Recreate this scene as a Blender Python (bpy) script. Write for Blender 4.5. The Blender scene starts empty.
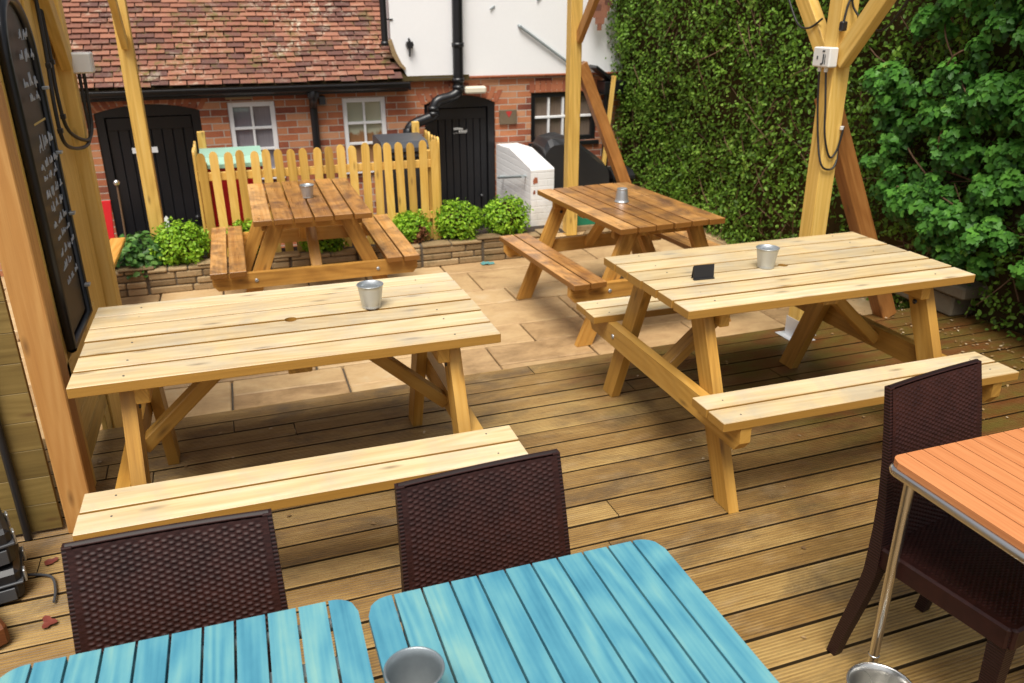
import bpy, math, random
import numpy as np
from mathutils import Vector, Matrix, noise

random.seed(7)
RNG = np.random.default_rng(7)
SC = bpy.context.scene
COL = SC.collection
PI = math.pi
R = math.radians
GZ = -0.185          # patio level, the deck is z = 0
YZ = -1.05           # sunken yard in front of the house


# ------------------------------------------------------------------ geometry helpers
def V3(*a):
    return Vector(a)


def chamfer_template(a, b, c, r):
    vs, idx = [], {}
    for sx in (-1, 1):
        for sy in (-1, 1):
            for sz in (-1, 1):
                for k in range(3):
                    idx[(sx, sy, sz, k)] = len(vs)
                    h = [a - r, b - r, c - r]
                    h[k] += r
                    vs.append((sx * h[0], sy * h[1], sz * h[2]))
    fs = []
    S = (-1, 1)
    for s in S:
        fs.append([idx[(s, y, z, 0)] for y, z in ((-1, -1), (1, -1), (1, 1), (-1, 1))])
        fs.append([idx[(x, s, z, 1)] for x, z in ((-1, -1), (1, -1), (1, 1), (-1, 1))])
        fs.append([idx[(x, y, s, 2)] for x, y in ((-1, -1), (1, -1), (1, 1), (-1, 1))])
    for s in S:
        for t in S:
            fs.append([idx[(-1, s, t, 1)], idx[(1, s, t, 1)], idx[(1, s, t, 2)], idx[(-1, s, t, 2)]])
            fs.append([idx[(s, -1, t, 0)], idx[(s, 1, t, 0)], idx[(s, 1, t, 2)], idx[(s, -1, t, 2)]])
            fs.append([idx[(s, t, -1, 0)], idx[(s, t, 1, 0)], idx[(s, t, 1, 1)], idx[(s, t, -1, 1)]])
    for x in S:
        for y in S:
            for z in S:
                fs.append([idx[(x, y, z, 0)], idx[(x, y, z, 1)], idx[(x, y, z, 2)]])
    out = []
    for f in fs:
        p = [Vector(vs[i]) for i in f]
        n = (p[1] - p[0]).cross(p[2] - p[0])
        c0 = sum(p, Vector()) / len(p)
        out.append(f if n.dot(c0) > 0 else f[::-1])
    return vs, out


class G:
    """collects polygons and links them as one mesh object"""

    def __init__(s):
        s.V, s.F, s.U, s.R, s.S = [], [], [], [], []

    def add(s, vs, fs, uvs=None, rnd=None, smooth=False):
        o = len(s.V)
        s.V.extend([tuple(v) for v in vs])
        if rnd is None:
            rnd = random.random()
        for k, f in enumerate(fs):
            s.F.append([i + o for i in f])
            s.U.append(uvs[k] if uvs else [(0, 0)] * len(f))
            s.R.append(rnd)
            s.S.append(smooth)
        return s

    def bar(s, p0, p1, w, t, wdir, r=0.003, rnd=None, bow=0):
        """a board from p0 to p1, w across along wdir, t thick; grain along its length"""
        p0, p1 = Vector(p0), Vector(p1)
        x = (p1 - p0)
        L = x.length
        x.normalize()
        y = Vector(wdir)
        y = (y - x * y.dot(x)).normalized()
        z = x.cross(y)
        c = (p0 + p1) / 2
        vs, fs = chamfer_template(L / 2, w / 2, t / 2, min(r, w * .3, t * .3))
        ou, ov = random.random() * 20, random.random() * 20
        uv = []
        for f in fs:
            q = [Vector(vs[i]) for i in f]
            n = (q[1] - q[0]).cross(q[2] - q[0])
            if abs(n.x) > abs(n.y) and abs(n.x) > abs(n.z):
                uv.append([(v.y * .25 + ou, v.y + v.z * 2 + ov) for v in q])
            else:
                uv.append([(v.x + ou, v.y + v.z + ov) for v in q])
        s.add([c + x * v[0] + y * v[1] + z * v[2] for v in vs], fs, uv, rnd)
        return s

    def box(s, lo, hi, r=0.003, rnd=None, grain=None):
        lo, hi = Vector(lo), Vector(hi)
        d = hi - lo
        c = (lo + hi) / 2
        k = grain if grain is not None else max(range(3), key=lambda i: d[i])
        e = [Vector((1, 0, 0)), Vector((0, 1, 0)), Vector((0, 0, 1))]
        j = (k + 1) % 3
        m = (k + 2) % 3
        return s.bar(c - e[k] * d[k] / 2, c + e[k] * d[k] / 2, d[j], d[m], e[j], r, rnd)

    def prism(s, pts, o, u, v, n, depth, rnd=None, smooth=False):
        """polygon pts (a,b) in the plane o + a*u + b*v, extruded by depth along n"""
        o, u, v, n = Vector(o), Vector(u), Vector(v), Vector(n)
        if u.cross(v).dot(n) < 0:
            pts = pts[::-1]
        k = len(pts)
        ou, ov = random.random() * 20, random.random() * 20
        vs = [o + u * a + v * b for a, b in pts] + [o + u * a + v * b + n * depth for a, b in pts]
        fs = [list(range(k))[::-1], list(range(k, 2 * k))]
        uv = [[(pts[i][0] + ou, pts[i][1] + ov) for i in fs[0]], [(pts[i - k][0] + ou, pts[i - k][1] + ov) for i in fs[1]]]
        for i in range(k):
            j = (i + 1) % k
            fs.append([i, j, k + j, k + i])
            uv.append([(pts[i][0] + ou, pts[i][1] + ov), (pts[j][0] + ou, pts[j][1] + ov),
                       (pts[j][0] + ou, pts[j][1] + ov + depth), (pts[i][0] + ou, pts[i][1] + ov + depth)])
        s.add(vs, fs, uv, rnd, smooth)
        return s

    def tube(s, path, rad, n=10, rnd=None, cap=True):
        path = [Vector(p) for p in path]
        rads = rad if isinstance(rad, (list, tuple)) else [rad] * len(path)
        vs, uv, fs = [], [], []
        t0 = (path[1] - path[0]).normalized()
        a = Vector((0, 0, 1)) if abs(t0.z) < .9 else Vector((1, 0, 0))
        nrm = t0.cross(a).normalized()
        Ls = [0]
        for i in range(1, len(path)):
            Ls.append(Ls[-1] + (path[i] - path[i - 1]).length)
        for i, p in enumerate(path):
            t = (path[min(i + 1, len(path) - 1)] - path[max(i - 1, 0)]).normalized()
            nrm = (nrm - t * nrm.dot(t)).normalized()
            b = t.cross(nrm)
            for k in range(n):
                an = 2 * PI * k / n
                vs.append(p + (nrm * math.cos(an) + b * math.sin(an)) * rads[i])
        for i in range(len(path) - 1):
            for k in range(n):
                k2 = (k + 1) % n
                fs.append([i * n + k, i * n + k2, (i + 1) * n + k2, (i + 1) * n + k])
                uv.append([(Ls[i], k / n), (Ls[i], (k + 1) / n), (Ls[i + 1], (k + 1) / n), (Ls[i + 1], k / n)])
        s.add(vs, fs, uv, rnd, True)
        if cap:
            m = len(path) - 1
            s.add(vs[:n], [list(range(n))[::-1]], None, rnd)
            s.add(vs[m * n:], [list(range(n))], None, rnd)
        return s

    def lathe(s, prof, c=(0, 0, 0), n=32, rnd=None):
        vs, fs, uv = [], [], []
        for r_, z in prof:
            for k in range(n):
                a = 2 * PI * k / n
                vs.append((c[0] + r_ * math.cos(a), c[1] + r_ * math.sin(a), c[2] + z))
        for i in range(len(prof) - 1):
            for k in range(n):
                k2 = (k + 1) % n
                fs.append([i * n + k, i * n + k2, (i + 1) * n + k2, (i + 1) * n + k])
                uv.append([(k / n, prof[i][1]), ((k + 1) / n, prof[i][1]), ((k + 1) / n, prof[i + 1][1]), (k / n, prof[i + 1][1])])
        s.add(vs, fs, uv, rnd, True)
        return s

    def build(s, name, m, parent=None, smooth_angle=None):
        me = bpy.data.meshes.new(name)
        me.from_pydata(s.V, [], s.F)
        uvl = me.uv_layers.new(name='UVMap')
        flat = [c for f in s.U for uv in f for c in uv]
        uvl.data.foreach_set('uv', flat)
        at = me.attributes.new('rnd', 'FLOAT', 'FACE')
        at.data.foreach_set('value', s.R)
        me.polygons.foreach_set('use_smooth', s.S)
        me.materials.append(m)
        me.update()
        o = bpy.data.objects.new(name, me)
        COL.objects.link(o)
        if parent is not None:
            o.parent = parent
        return o


def thing(name, label, cat, loc=(0, 0, 0), rz=0, group=None):
    o = bpy.data.objects.new(name, None)
    o.empty_display_size = .1
    COL.objects.link(o)
    o.location = loc
    o.rotation_euler = (0, 0, rz)
    o['label'] = label
    o['category'] = cat
    if group:
        o['group'] = group
    return o


def tag(o, label, cat, group=None):
    o['label'] = label
    o['category'] = cat
    if group:
        o['group'] = group
    return o


def struct(o, kind='structure'):
    o['kind'] = kind
    return o


def dup(root, loc, rz, label):
    r = root.copy()
    COL.objects.link(r)
    r.location = loc
    r.rotation_euler = (0, 0, rz)
    r['label'] = label
    for ch in list(root.children):
        c = ch.copy()
        COL.objects.link(c)
        c.parent = r
        for g in list(ch.children):
            d = g.copy()
            COL.objects.link(d)
            d.parent = c
    return r


# ------------------------------------------------------------------ materials
def lin(c):
    if isinstance(c, str):
        c = [int(c[i:i + 2], 16) / 255 for i in (0, 2, 4)]
        c = [x / 12.92 if x <= .04045 else ((x + .055) / 1.055) ** 2.4 for x in c]
    return (c[0], c[1], c[2], 1)


class M:
    def __init__(s, name):
        s.m = bpy.data.materials.new(name)
        s.m.use_nodes = True
        s.t = s.m.node_tree
        s.t.nodes.clear()
        s.out = s.n('ShaderNodeOutputMaterial')
        s.b = s.n('ShaderNodeBsdfPrincipled')
        s.l(s.b.outputs[0], s.out.inputs[0])

    def n(s, ty, **kw):
        nd = s.t.nodes.new(ty)
        for k, v in kw.items():
            setattr(nd, k, v)
        return nd

    def l(s, a, b):
        s.t.links.new(a, b)

    def set(s, node, **kw):
        for k, v in kw.items():
            i = node.inputs[k.replace('_', ' ')]
            if hasattr(v, 'is_output') or isinstance(v, bpy.types.NodeSocket):
                s.l(v, i)
            else:
                i.default_value = v
        return node

    def coord(s, which):
        return s.n('ShaderNodeTexCoord').outputs[which]

    def attr(s, name='rnd'):
        return s.n('ShaderNodeAttribute', attribute_name=name).outputs['Fac']

    def scale(s, vec, sc, off=None):
        mp = s.n('ShaderNodeMapping')
        s.l(vec, mp.inputs['Vector'])
        mp.inputs['Scale'].default_value = sc
        if off is not None:
            if isinstance(off, bpy.types.NodeSocket):
                cx = s.n('ShaderNodeCombineXYZ')
                s.l(off, cx.inputs[2])
                s.l(cx.outputs[0], mp.inputs['Location'])
            else:
                mp.inputs['Location'].default_value = off
        return mp.outputs[0]

    def noise(s, vec, scale=1, detail=4, rough=.55, dist=0):
        nd = s.n('ShaderNodeTexNoise')
        s.l(vec, nd.inputs['Vector'])
        s.set(nd, Scale=scale, Detail=detail, Roughness=rough, Distortion=dist)
        return nd.outputs['Fac']

    def math(s, op, a, b=0.0, clamp=False):
        nd = s.n('ShaderNodeMath', operation=op, use_clamp=clamp)
        for i, v in enumerate((a, b)):
            if isinstance(v, bpy.types.NodeSocket):
                s.l(v, nd.inputs[i])
            else:
                nd.inputs[i].default_value = v
        return nd.outputs[0]

    def ramp(s, fac, stops, interp='LINEAR'):
        nd = s.n('ShaderNodeValToRGB')
        nd.color_ramp.interpolation = interp
        e = nd.color_ramp.elements
        while len(e) < len(stops):
            e.new(.5)
        for k, (p, c) in enumerate(stops):
            e[k].position = p
            e[k].color = lin(c) if not isinstance(c, (int, float)) else (c, c, c, 1)
        s.l(fac, nd.inputs[0])
        return nd.outputs[0]

    def mix(s, fac, a, b, mode='MIX'):
        nd = s.n('ShaderNodeMix', data_type='RGBA', blend_type=mode)
        for i, v in ((0, fac), (6, a), (7, b)):
            if isinstance(v, bpy.types.NodeSocket):
                s.l(v, nd.inputs[i])
            else:
                nd.inputs[i].default_value = v if i == 0 else lin(v)
        return nd.outputs[2]

    def bump(s, h, strength=.3, dist=.002, prev=None):
        nd = s.n('ShaderNodeBump')
        s.l(h, nd.inputs['Height'])
        nd.inputs['Strength'].default_value = strength
        nd.inputs['Distance'].default_value = dist
        if prev is not None:
            s.l(prev, nd.inputs['Normal'])
        return nd.outputs[0]

    def done(s, color=None, rough=None, normal=None, metal=None, spec=None, coat=None):
        for key, v in (('Base Color', color), ('Roughness', rough), ('Normal', normal), ('Metallic', metal),
                       ('Specular IOR Level', spec), ('Coat Weight', coat)):
            if v is None:
                continue
            if isinstance(v, bpy.types.NodeSocket):
                s.l(v, s.b.inputs[key])
            else:
                s.b.inputs[key].default_value = lin(v) if key == 'Base Color' else v
        return s.m


def wood(name, dark, mid, light, rough=.5, knots=.5, stain=None, stain_amt=0, stain_scale=2.2, var=.18, spec=.4, fig=1.0, side=None):
    m = M(name)
    uv = m.coord('UV')
    rnd = m.attr()
    off = m.math('MULTIPLY', rnd, 41.0)
    fine = m.noise(m.scale(uv, (3.5, 130, 1), off), 1, 5, .65)
    mid_n = m.noise(m.scale(uv, (1.1, 24, 1), off), 1, 4, .55, .6)
    wv = m.n('ShaderNodeTexWave', wave_type='BANDS', bands_direction='Y')
    m.l(m.scale(uv, (.55, 7.0, 1), off), wv.inputs['Vector'])
    m.set(wv, Scale=1.5, Distortion=7.0 * fig, Detail=2.5, Detail_Scale=.8)
    nlow = m.noise(m.scale(uv, (.75, 5.5, 1), off), 1, 1.0, .4)
    ring = m.math('MULTIPLY', m.math('ADD', m.math('SINE', m.math('MULTIPLY', nlow, 85.0)), 1.0), .5)
    f = m.math('MULTIPLY', mid_n, .60)
    f = m.math('ADD', f, m.math('MULTIPLY', ring, .12))
    f = m.math('ADD', f, m.math('MULTIPLY', wv.outputs['Fac'], .05))
    f = m.math('ADD', f, m.math('MULTIPLY', fine, .36))
    f = m.math('ADD', f, m.math('MULTIPLY', m.math('SUBTRACT', rnd, .5), var * 1.2))
    col = m.ramp(f, [(.28, dark), (.55, mid), (.80, light)])
    # knots
    kv = m.n('ShaderNodeTexVoronoi', voronoi_dimensions='2D')
    m.l(m.scale(uv, (3.0, 10.5, 1)), kv.inputs['Vector'])
    m.set(kv, Scale=1.0, Randomness=1.0)
    sep = m.n('ShaderNodeSeparateColor')
    m.l(kv.outputs['Color'], sep.inputs[0])
    pick = m.math('GREATER_THAN', sep.outputs[0], 1 - knots * .6)
    kd = m.math('SUBTRACT', 1.15, m.math('MULTIPLY', kv.outputs['Distance'], 8.5), True)
    kf = m.math('MULTIPLY', m.math('MULTIPLY', kd, pick), 1.0, True)
    col = m.mix(m.math('MULTIPLY', kf, .75), col, (.10, .045, .015))
    chk = m.noise(m.scale(uv, (1.6, 95, 1), off), 1, 2, .5)
    col = m.mix(m.math('MULTIPLY', m.ramp(chk, [(.66, 0.0), (.72, 1.0)]), .45), col, dark)
    # broad tone drift over the object
    ob = m.coord('Object')
    big = m.noise(ob, 1.7, 3, .6)
    col = m.mix(m.math('MULTIPLY', big, .35), col, mid)
    rg = rough
    if stain is not None:
        st = m.noise(m.scale(m.coord('Object'), (1, 1, .6)), stain_scale, 6, .65, .5)
        sf = m.ramp(st, [(.42, 0.0), (.66, 1.0)])
        s2 = m.math('MULTIPLY', sf, m.math('ADD', m.math('MULTIPLY', mid_n, .9), .35))
        s2 = m.math('MULTIPLY', s2, stain_amt, True)
        col = m.mix(s2, col, stain)
    hv = m.n('ShaderNodeHueSaturation')
    m.l(col, hv.inputs['Color'])
    m.l(m.math('ADD', m.math('MULTIPLY', rnd, var * 1.6), 1 - var * .8), hv.inputs['Value'])
    bump = m.bump(m.math('ADD', fine, m.math('MULTIPLY', mid_n, .6)), .35, .0016)
    outc = hv.outputs[0]
    if side is not None:      # sawn edges browner than the bleached tops, with gap shade painted into them
        ge = m.n('ShaderNodeNewGeometry')
        sp = m.n('ShaderNodeSeparateXYZ')
        m.l(ge.outputs['True Normal'], sp.inputs[0])
        sf = m.ramp(sp.outputs[2], [(.45, 1.0), (.9, 0.0)])
        outc = m.mix(sf, outc, m.mix(fine, [c * .6 for c in side], side))
    rr = m.math('ADD', m.math('MULTIPLY', fine, .25), rough - .12)
    return m.done(outc, rr, bump, spec=spec)


def plain(name, color, rough=.5, metal=0, spec=.5, bump=0, scale=60, var=.12):
    m = M(name)
    ob = m.coord('Object')
    n1 = m.noise(ob, scale, 4, .6)
    n2 = m.noise(ob, scale / 9, 3, .6)
    f = m.math('ADD', m.math('MULTIPLY', n1, .5), m.math('MULTIPLY', n2, .5))
    hv = m.n('ShaderNodeHueSaturation')
    hv.inputs['Color'].default_value = lin(color)
    m.l(m.math('ADD', m.math('MULTIPLY', f, var * 4), 1 - var * 2), hv.inputs['Value'])
    nr = m.bump(n1, bump, .002) if bump else None
    rg = m.math('ADD', m.math('MULTIPLY', n2, .2), rough - .1)
    return m.done(hv.outputs[0], rg, nr, metal, spec)


def leafmat(name, stops, rough=.4, trans=.25, clump=3.0):
    m = M(name)
    rnd = m.attr()
    ob = m.coord('Object')
    n1 = m.noise(ob, clump, 3, .6)
    f = m.math('ADD', m.math('MULTIPLY', rnd, .55), m.math('MULTIPLY', n1, .6))
    f = m.math('SUBTRACT', f, .08)
    col = m.ramp(f, stops)
    m.done(col, rough, spec=.22)
    tr = m.n('ShaderNodeBsdfTranslucent')
    m.l(col, tr.inputs['Color'])
    mx = m.n('ShaderNodeMixShader')
    mx.inputs[0].default_value = trans
    m.l(m.b.outputs[0], mx.inputs[1])
    m.l(tr.outputs[0], mx.inputs[2])
    m.l(mx.outputs[0], m.out.inputs[0])
    return m.m


MAT = {}
MAT['new_top'] = wood('pale_new_pine', (.46, .30, .13), (.67, .51, .275), (.77, .66, .45), .40, .6, (.40, .37, .31), .6, 5.0, .12, spec=.5, side=(.46, .235, .045))
MAT['new_leg'] = wood('treated_pine', (.25, .112, .018), (.47, .243, .042), (.59, .34, .080), .5, .5, (.25, .16, .05), .35, 2.5, .14)
MAT['old_top'] = wood('stained_wet_pine', (.24, .09, .02), (.53, .255, .075), (.70, .41, .17), .30, .5, (.10, .05, .04), 1.0, 4.5, .22, spec=.6, side=(.30, .125, .026))
MAT['old_leg'] = wood('stained_pine', (.30, .13, .025), (.58, .29, .06), (.70, .40, .11), .42, .5, (.15, .07, .02), .4, 3.0, .15)
MAT['post'] = wood('yellow_post_pine', (.46, .26, .05), (.73, .455, .105), (.84, .60, .21), .55, .55, (.45, .30, .10), .3, 2.0, .10)
MAT['post_orange'] = wood('orange_post_pine', (.31, .135, .035), (.47, .225, .062), (.58, .32, .105), .55, .5, (.35, .16, .05), .4, 2.0, .1)
MAT['prop'] = wood('red_brown_prop', (.17, .06, .015), (.35, .14, .035), (.47, .22, .065), .45, .4, (.12, .05, .015), .5, 3, .2)
MAT['screen'] = wood('olive_fence_board', (.10, .060, .016), (.19, .125, .034), (.27, .185, .058), .6, .5, (.13, .10, .03), .6, 3, .12)
MAT['screen_y'] = wood('yellow_fence_board', (.34, .20, .05), (.58, .38, .10), (.70, .50, .17), .6, .5, (.30, .22, .06), .4, 3, .2)
MAT['picket'] = wood('picket_pine', (.46, .25, .04), (.68, .41, .085), (.78, .53, .15), .5, .4, (.50, .30, .09), .35, 3, .22)
MAT['bench'] = wood('glossy_orange_bench', (.36, .14, .025), (.62, .29, .055), (.75, .42, .11), .3, .4, None, 0, 3, .15, spec=.6)


def deckmat():
    m = M('grooved_deck_board')
    uv = m.coord('UV')
    rnd = m.attr()
    off = m.math('MULTIPLY', rnd, 53.0)
    fine = m.noise(m.scale(uv, (4, 150, 1), off), 1, 5, .7)
    blot = m.noise(m.scale(uv, (3.2, 9, 1), off), 1, 6, .68, .4)
    f = m.math('ADD', m.math('MULTIPLY', fine, .50), m.math('MULTIPLY', blot, .5))
    f = m.math('ADD', f, m.math('MULTIPLY', rnd, .16))
    col = m.ramp(f, [(.28, (.095, .046, .012)), (.53, (.29, .165, .045)), (.80, (.52, .35, .125))])
    ob = m.coord('Object')
    # grey scuffs and dark wet patches
    p = m.noise(m.scale(ob, (1.0, 2.0, 1)), 2.6, 7, .7, .3)
    col = m.mix(m.math('MULTIPLY', m.ramp(p, [(.50, 0.0), (.66, 1.0)]), .65), col, (.085, .058, .032))
    p2 = m.noise(m.scale(ob, (1.0, 2.4, 1), (7, 3, 0)), 5.5, 5, .6)
    col = m.mix(m.math('MULTIPLY', m.ramp(p2, [(.54, 0.0), (.70, 1.0)]), .45), col, (.40, .28, .14))
    # damp, mossy and reddish side under the hedge
    sx = m.n('ShaderNodeSeparateXYZ')
    m.l(ob, sx.inputs[0])
    edge = m.noise(ob, 1.8, 4, .6)
    gx = m.math('ADD', sx.outputs[0], m.math('MULTIPLY', edge, 1.9))
    gy = m.math('ADD', gx, m.math('MULTIPLY', sx.outputs[1], .35))
    damp = m.ramp(m.math('MULTIPLY', m.math('SUBTRACT', gy, 1.95), .75), [(.1, 0.0), (.9, 1.0)])
    red = m.mix(m.ramp(m.noise(m.scale(ob, (1.2, 3, 1)), 3.4, 5, .65), [(.38, 0.0), (.62, 1.0)]), (.135, .042, .010), (.115, .085, .016))
    col = m.mix(m.math('MULTIPLY', damp, .88), col, red)
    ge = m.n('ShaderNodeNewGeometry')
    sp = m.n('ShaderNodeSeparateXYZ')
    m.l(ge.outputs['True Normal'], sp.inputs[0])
    col = m.mix(m.ramp(sp.outputs[2], [(.3, .94), (.6, .5), (.95, 0.0)]), col, (.035, .021, .010))  # board sides and groove slopes painted darker, gap shade put into the colour
    nr = m.bump(m.math('ADD', fine, blot), .45, .0022)
    rr = m.math('SUBTRACT', m.math('ADD', m.math('MULTIPLY', blot, .35), .40), m.math('MULTIPLY', damp, .22))
    return m.done(col, rr, nr, spec=.4)


MAT['deck'] = deckmat()


def pavingmat():
    m = M('sandstone_paving')
    ob = m.coord('Object')
    rnd = m.attr()
    n1 = m.noise(m.scale(ob, (1, 1.6, 1), m.math('MULTIPLY', rnd, 9)), 4.5, 6, .65, .6)
    n2 = m.noise(ob, 38, 5, .7)
    f = m.math('ADD', m.math('MULTIPLY', n1, .6), m.math('MULTIPLY', n2, .22))
    f = m.math('ADD', f, m.math('MULTIPLY', rnd, .26))
    col = m.ramp(f, [(.30, (.22, .135, .060)), (.48, (.43, .275, .135)), (.64, (.55, .375, .19)), (.85, (.60, .49, .32))])
    wet = m.noise(ob, 1.6, 5, .6)
    col = m.mix(m.math('MULTIPLY', m.ramp(wet, [(.55, 0.0), (.72, 1.0)]), .5), col, (.20, .12, .06))
    nr = m.bump(m.math('ADD', n1, m.math('MULTIPLY', n2, .5)), .5, .005)
    return m.done(col, m.math('ADD', m.math('MULTIPLY', n2, .3), .4), nr, spec=.35)


MAT['paving'] = pavingmat()


def brickmat():
    m = M('red_brick')
    uv = m.coord('UV')
    wob = m.n('ShaderNodeTexNoise')
    m.l(uv, wob.inputs['Vector'])
    m.set(wob, Scale=14.0, Detail=3.0)
    wsub = m.n('ShaderNodeVectorMath', operation='MULTIPLY_ADD')
    m.l(wob.outputs['Color'], wsub.inputs[0])
    wsub.inputs[1].default_value = (.008, .008, 0)
    m.l(uv, wsub.inputs[2])
    b = m.n('ShaderNodeTexBrick')
    m.l(wsub.outputs[0], b.inputs['Vector'])
    b.offset = .5
    m.set(b, Color1=(0, 0, 0, 1), Color2=(1, 1, 1, 1), Mortar=(.5, .5, .5, 1), Scale=1.0, Mortar_Size=.0052,
          Mortar_Smooth=.25, Bias=0.0, Brick_Width=.195, Row_Height=.0645)
    n1 = m.noise(uv, 5, 4, .6)
    n2 = m.noise(uv, 70, 4, .7)
    f = m.math('ADD', m.math('MULTIPLY', b.outputs['Color'], .55), m.math('MULTIPLY', n1, .35))
    f = m.math('ADD', f, m.math('MULTIPLY', n2, .2))
    col = m.ramp(f, [(.25, (.17, .05, .035)), (.45, (.40, .125, .06)), (.62, (.50, .19, .085)), (.85, (.60, .31, .17))])
    mort = m.mix(n2, (.42, .33, .26), (.58, .50, .42))
    col = m.mix(b.outputs['Fac'], col, mort)
    soot = m.noise(uv, 1.7, 5, .65)
    col = m.mix(m.math('MULTIPLY', m.ramp(soot, [(.5, 0.0), (.75, 1.0)]), .28), col, (.14, .07, .045))
    h = m.math('ADD', m.math('SUBTRACT', 1.0, b.outputs['Fac']), m.math('MULTIPLY', n2, .35))
    return m.done(col, .85, m.bump(h, .8, .006), spec=.25)


MAT['brick'] = brickmat()


def painted_brick():
    m = M('white_painted_brick')
    ob = m.coord('Object')
    sx = m.n('ShaderNodeSeparateXYZ')
    m.l(ob, sx.inputs[0])
    cx = m.n('ShaderNodeCombineXYZ')
    m.l(m.math('ADD', sx.outputs[0], sx.outputs[1]), cx.inputs[0])
    m.l(sx.outputs[2], cx.inputs[1])
    b = m.n('ShaderNodeTexBrick')
    m.l(cx.outputs[0], b.inputs['Vector'])
    m.set(b, Scale=1.0, Mortar_Size=.006, Mortar_Smooth=.6, Brick_Width=.195, Row_Height=.0645)
    n1 = m.noise(ob, 9, 5, .65)
    n2 = m.noise(ob, 45, 4, .6)
    col = m.mix(n1, (.80, .80, .80), (.90, .90, .90))
    low = m.math('ADD', sx.outputs[2], m.math('MULTIPLY', n1, .3))
    col = m.mix(m.ramp(low, [(.0, .55), (.22, 0.0)]), col, (.42, .40, .34))
    h = m.math('ADD', m.math('SUBTRACT', 1.0, b.outputs['Fac']), m.math('MULTIPLY', n2, .4))
    return m.done(col, .75, m.bump(h, .45, .006), spec=.3)


MAT['white_brick'] = painted_brick()


def unitmat(name, stops, rough=.85, lichen=None, lichen_amt=.0, bump=.5):
    m = M(name)
    rnd = m.attr()
    ob = m.coord('Object')
    n1 = m.noise(ob, 45, 5, .7)
    n2 = m.noise(ob, 4.0, 4, .6)
    f = m.math('ADD', m.math('MULTIPLY', rnd, .55), m.math('MULTIPLY', n1, .42))
    col = m.ramp(f, stops)
    if lichen:
        for k, c in enumerate(lichen):
            p = m.noise(m.scale(ob, (1, 1, 1), (k * 9.3, k * 4.1, 0)), 13 - 5 * k, 6, .75, .4)
            big = m.noise(m.scale(ob, (1, 1, 1), (3 + k * 5.3, k, 0)), 1.3, 3, .5)
            q = m.math('MULTIPLY', m.ramp(p, [(.52, 0.0), (.62, 1.0)]), m.ramp(big, [(.42, 0.0), (.62, 1.0)]))
            col = m.mix(m.math('MULTIPLY', q, lichen_amt), col, c)
    return m.done(col, rough, m.bump(m.math('ADD', n1, n2), bump, .004), spec=.25)


MAT['tile'] = unitmat('clay_roof_tile', [(.05, (.075, .042, .040)), (.26, (.14, .068, .056)), (.48, (.25, .105, .070)), (.70, (.35, .155, .098)), (.92, (.19, .10, .088))],
                      .8, [(.58, .52, .40), (.14, .125, .035)], .85)
MAT['soldier'] = unitmat('lintel_brick', [(.1, (.22, .07, .045)), (.5, (.42, .14, .07)), (.9, (.50, .20, .10))])
MAT['stone'] = unitmat('walling_stone', [(.1, (.15, .10, .05)), (.45, (.30, .205, .105)), (.75, (.40, .285, .155)), (.95, (.36, .22, .115))], .85, [(.10, .085, .04)], .7, .8)
MAT['dark_stone'] = unitmat('mossy_stone', [(.1, (.08, .065, .045)), (.9, (.20, .165, .11))], .8, [(.05, .06, .02)], .8, .9)
MAT['mortar'] = plain('dark_joint', (.10, .078, .055), .9, bump=.6)
MAT['soil'] = plain('damp_soil', (.045, .030, .020), .95, bump=.9, scale=45, var=.2)
MAT['ground'] = plain('rough_ground', (.16, .13, .10), .95, bump=.6, scale=12, var=.2)
MAT['concrete'] = plain('yard_concrete', (.26, .235, .205), .9, bump=.4, scale=25)
MAT['white_render'] = plain('white_painted_render', (.89, .89, .90), .8, bump=.25, scale=30, var=.02)
MAT['white_paint'] = plain('white_gloss_paint', (.86, .86, .86), .4, var=.03)
MAT['black_paint'] = plain('black_gloss_paint', (.010, .010, .012), .32, var=.1, scale=20)
MAT['black_plastic'] = plain('black_plastic', (.016, .016, .018), .35, var=.1)
MAT['grey_plastic'] = plain('grey_plastic', (.055, .058, .064), .45, var=.1)
MAT['cable'] = plain('black_cable', (.018, .016, .015), .5)
MAT['box_white'] = plain('off_white_plastic', (.72, .71, .68), .45, var=.04)
MAT['ink'] = plain('dark_ink', (.05, .055, .06), .6)
MAT['galv'] = plain('galvanised_steel', (.50, .525, .54), .40, .75, var=.12, scale=28)
MAT['steel'] = plain('brushed_steel', (.70, .69, .66), .28, 1.0, var=.02, scale=6)
MAT['grey_metal'] = plain('grey_painted_metal', (.30, .34, .35), .5, var=.08)
MAT['red_plastic'] = plain('red_bin_plastic', (.66, .018, .025), .45, var=.08)
MAT['green_plastic'] = plain('pale_green_plastic', (.33, .55, .43), .5, var=.05)
MAT['bin_grey'] = plain('charcoal_bin_plastic', (.055, .06, .07), .4, var=.1)
MAT['cover'] = plain('black_vinyl_cover', (.022, .023, .026), .38, bump=.25, scale=9, var=.15)
MAT['plaque'] = plain('weathered_brown_plaque', (.16, .115, .07), .6, var=.15)
MAT['red_paint'] = plain('red_paint', (.48, .035, .03), .6)
MAT['cream'] = plain('cream_plastic', (.74, .68, .54), .5, var=.05)
MAT['chalk'] = plain('chalk_strokes', (.40, .43, .48), .95, var=.3, scale=160)
MAT['gold'] = plain('gold_line_paint', (.50, .37, .12), .6)
MAT['board'] = plain('chalkboard_black', (.032, .028, .022), .5, var=.25, scale=14)
MAT['teal'] = plain('teal_cloth', (.10, .28, .27), .9, bump=.5)
MAT['red_leaf'] = plain('fallen_red_leaf', (.17, .035, .022), .6, var=.2)
MAT['twig'] = plain('brown_twig', (.15, .085, .045), .85, var=.25)
MAT['hedge_core'] = plain('hedge_shade', (.050, .036, .016), 1.0, spec=0, var=.3, scale=12)
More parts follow.
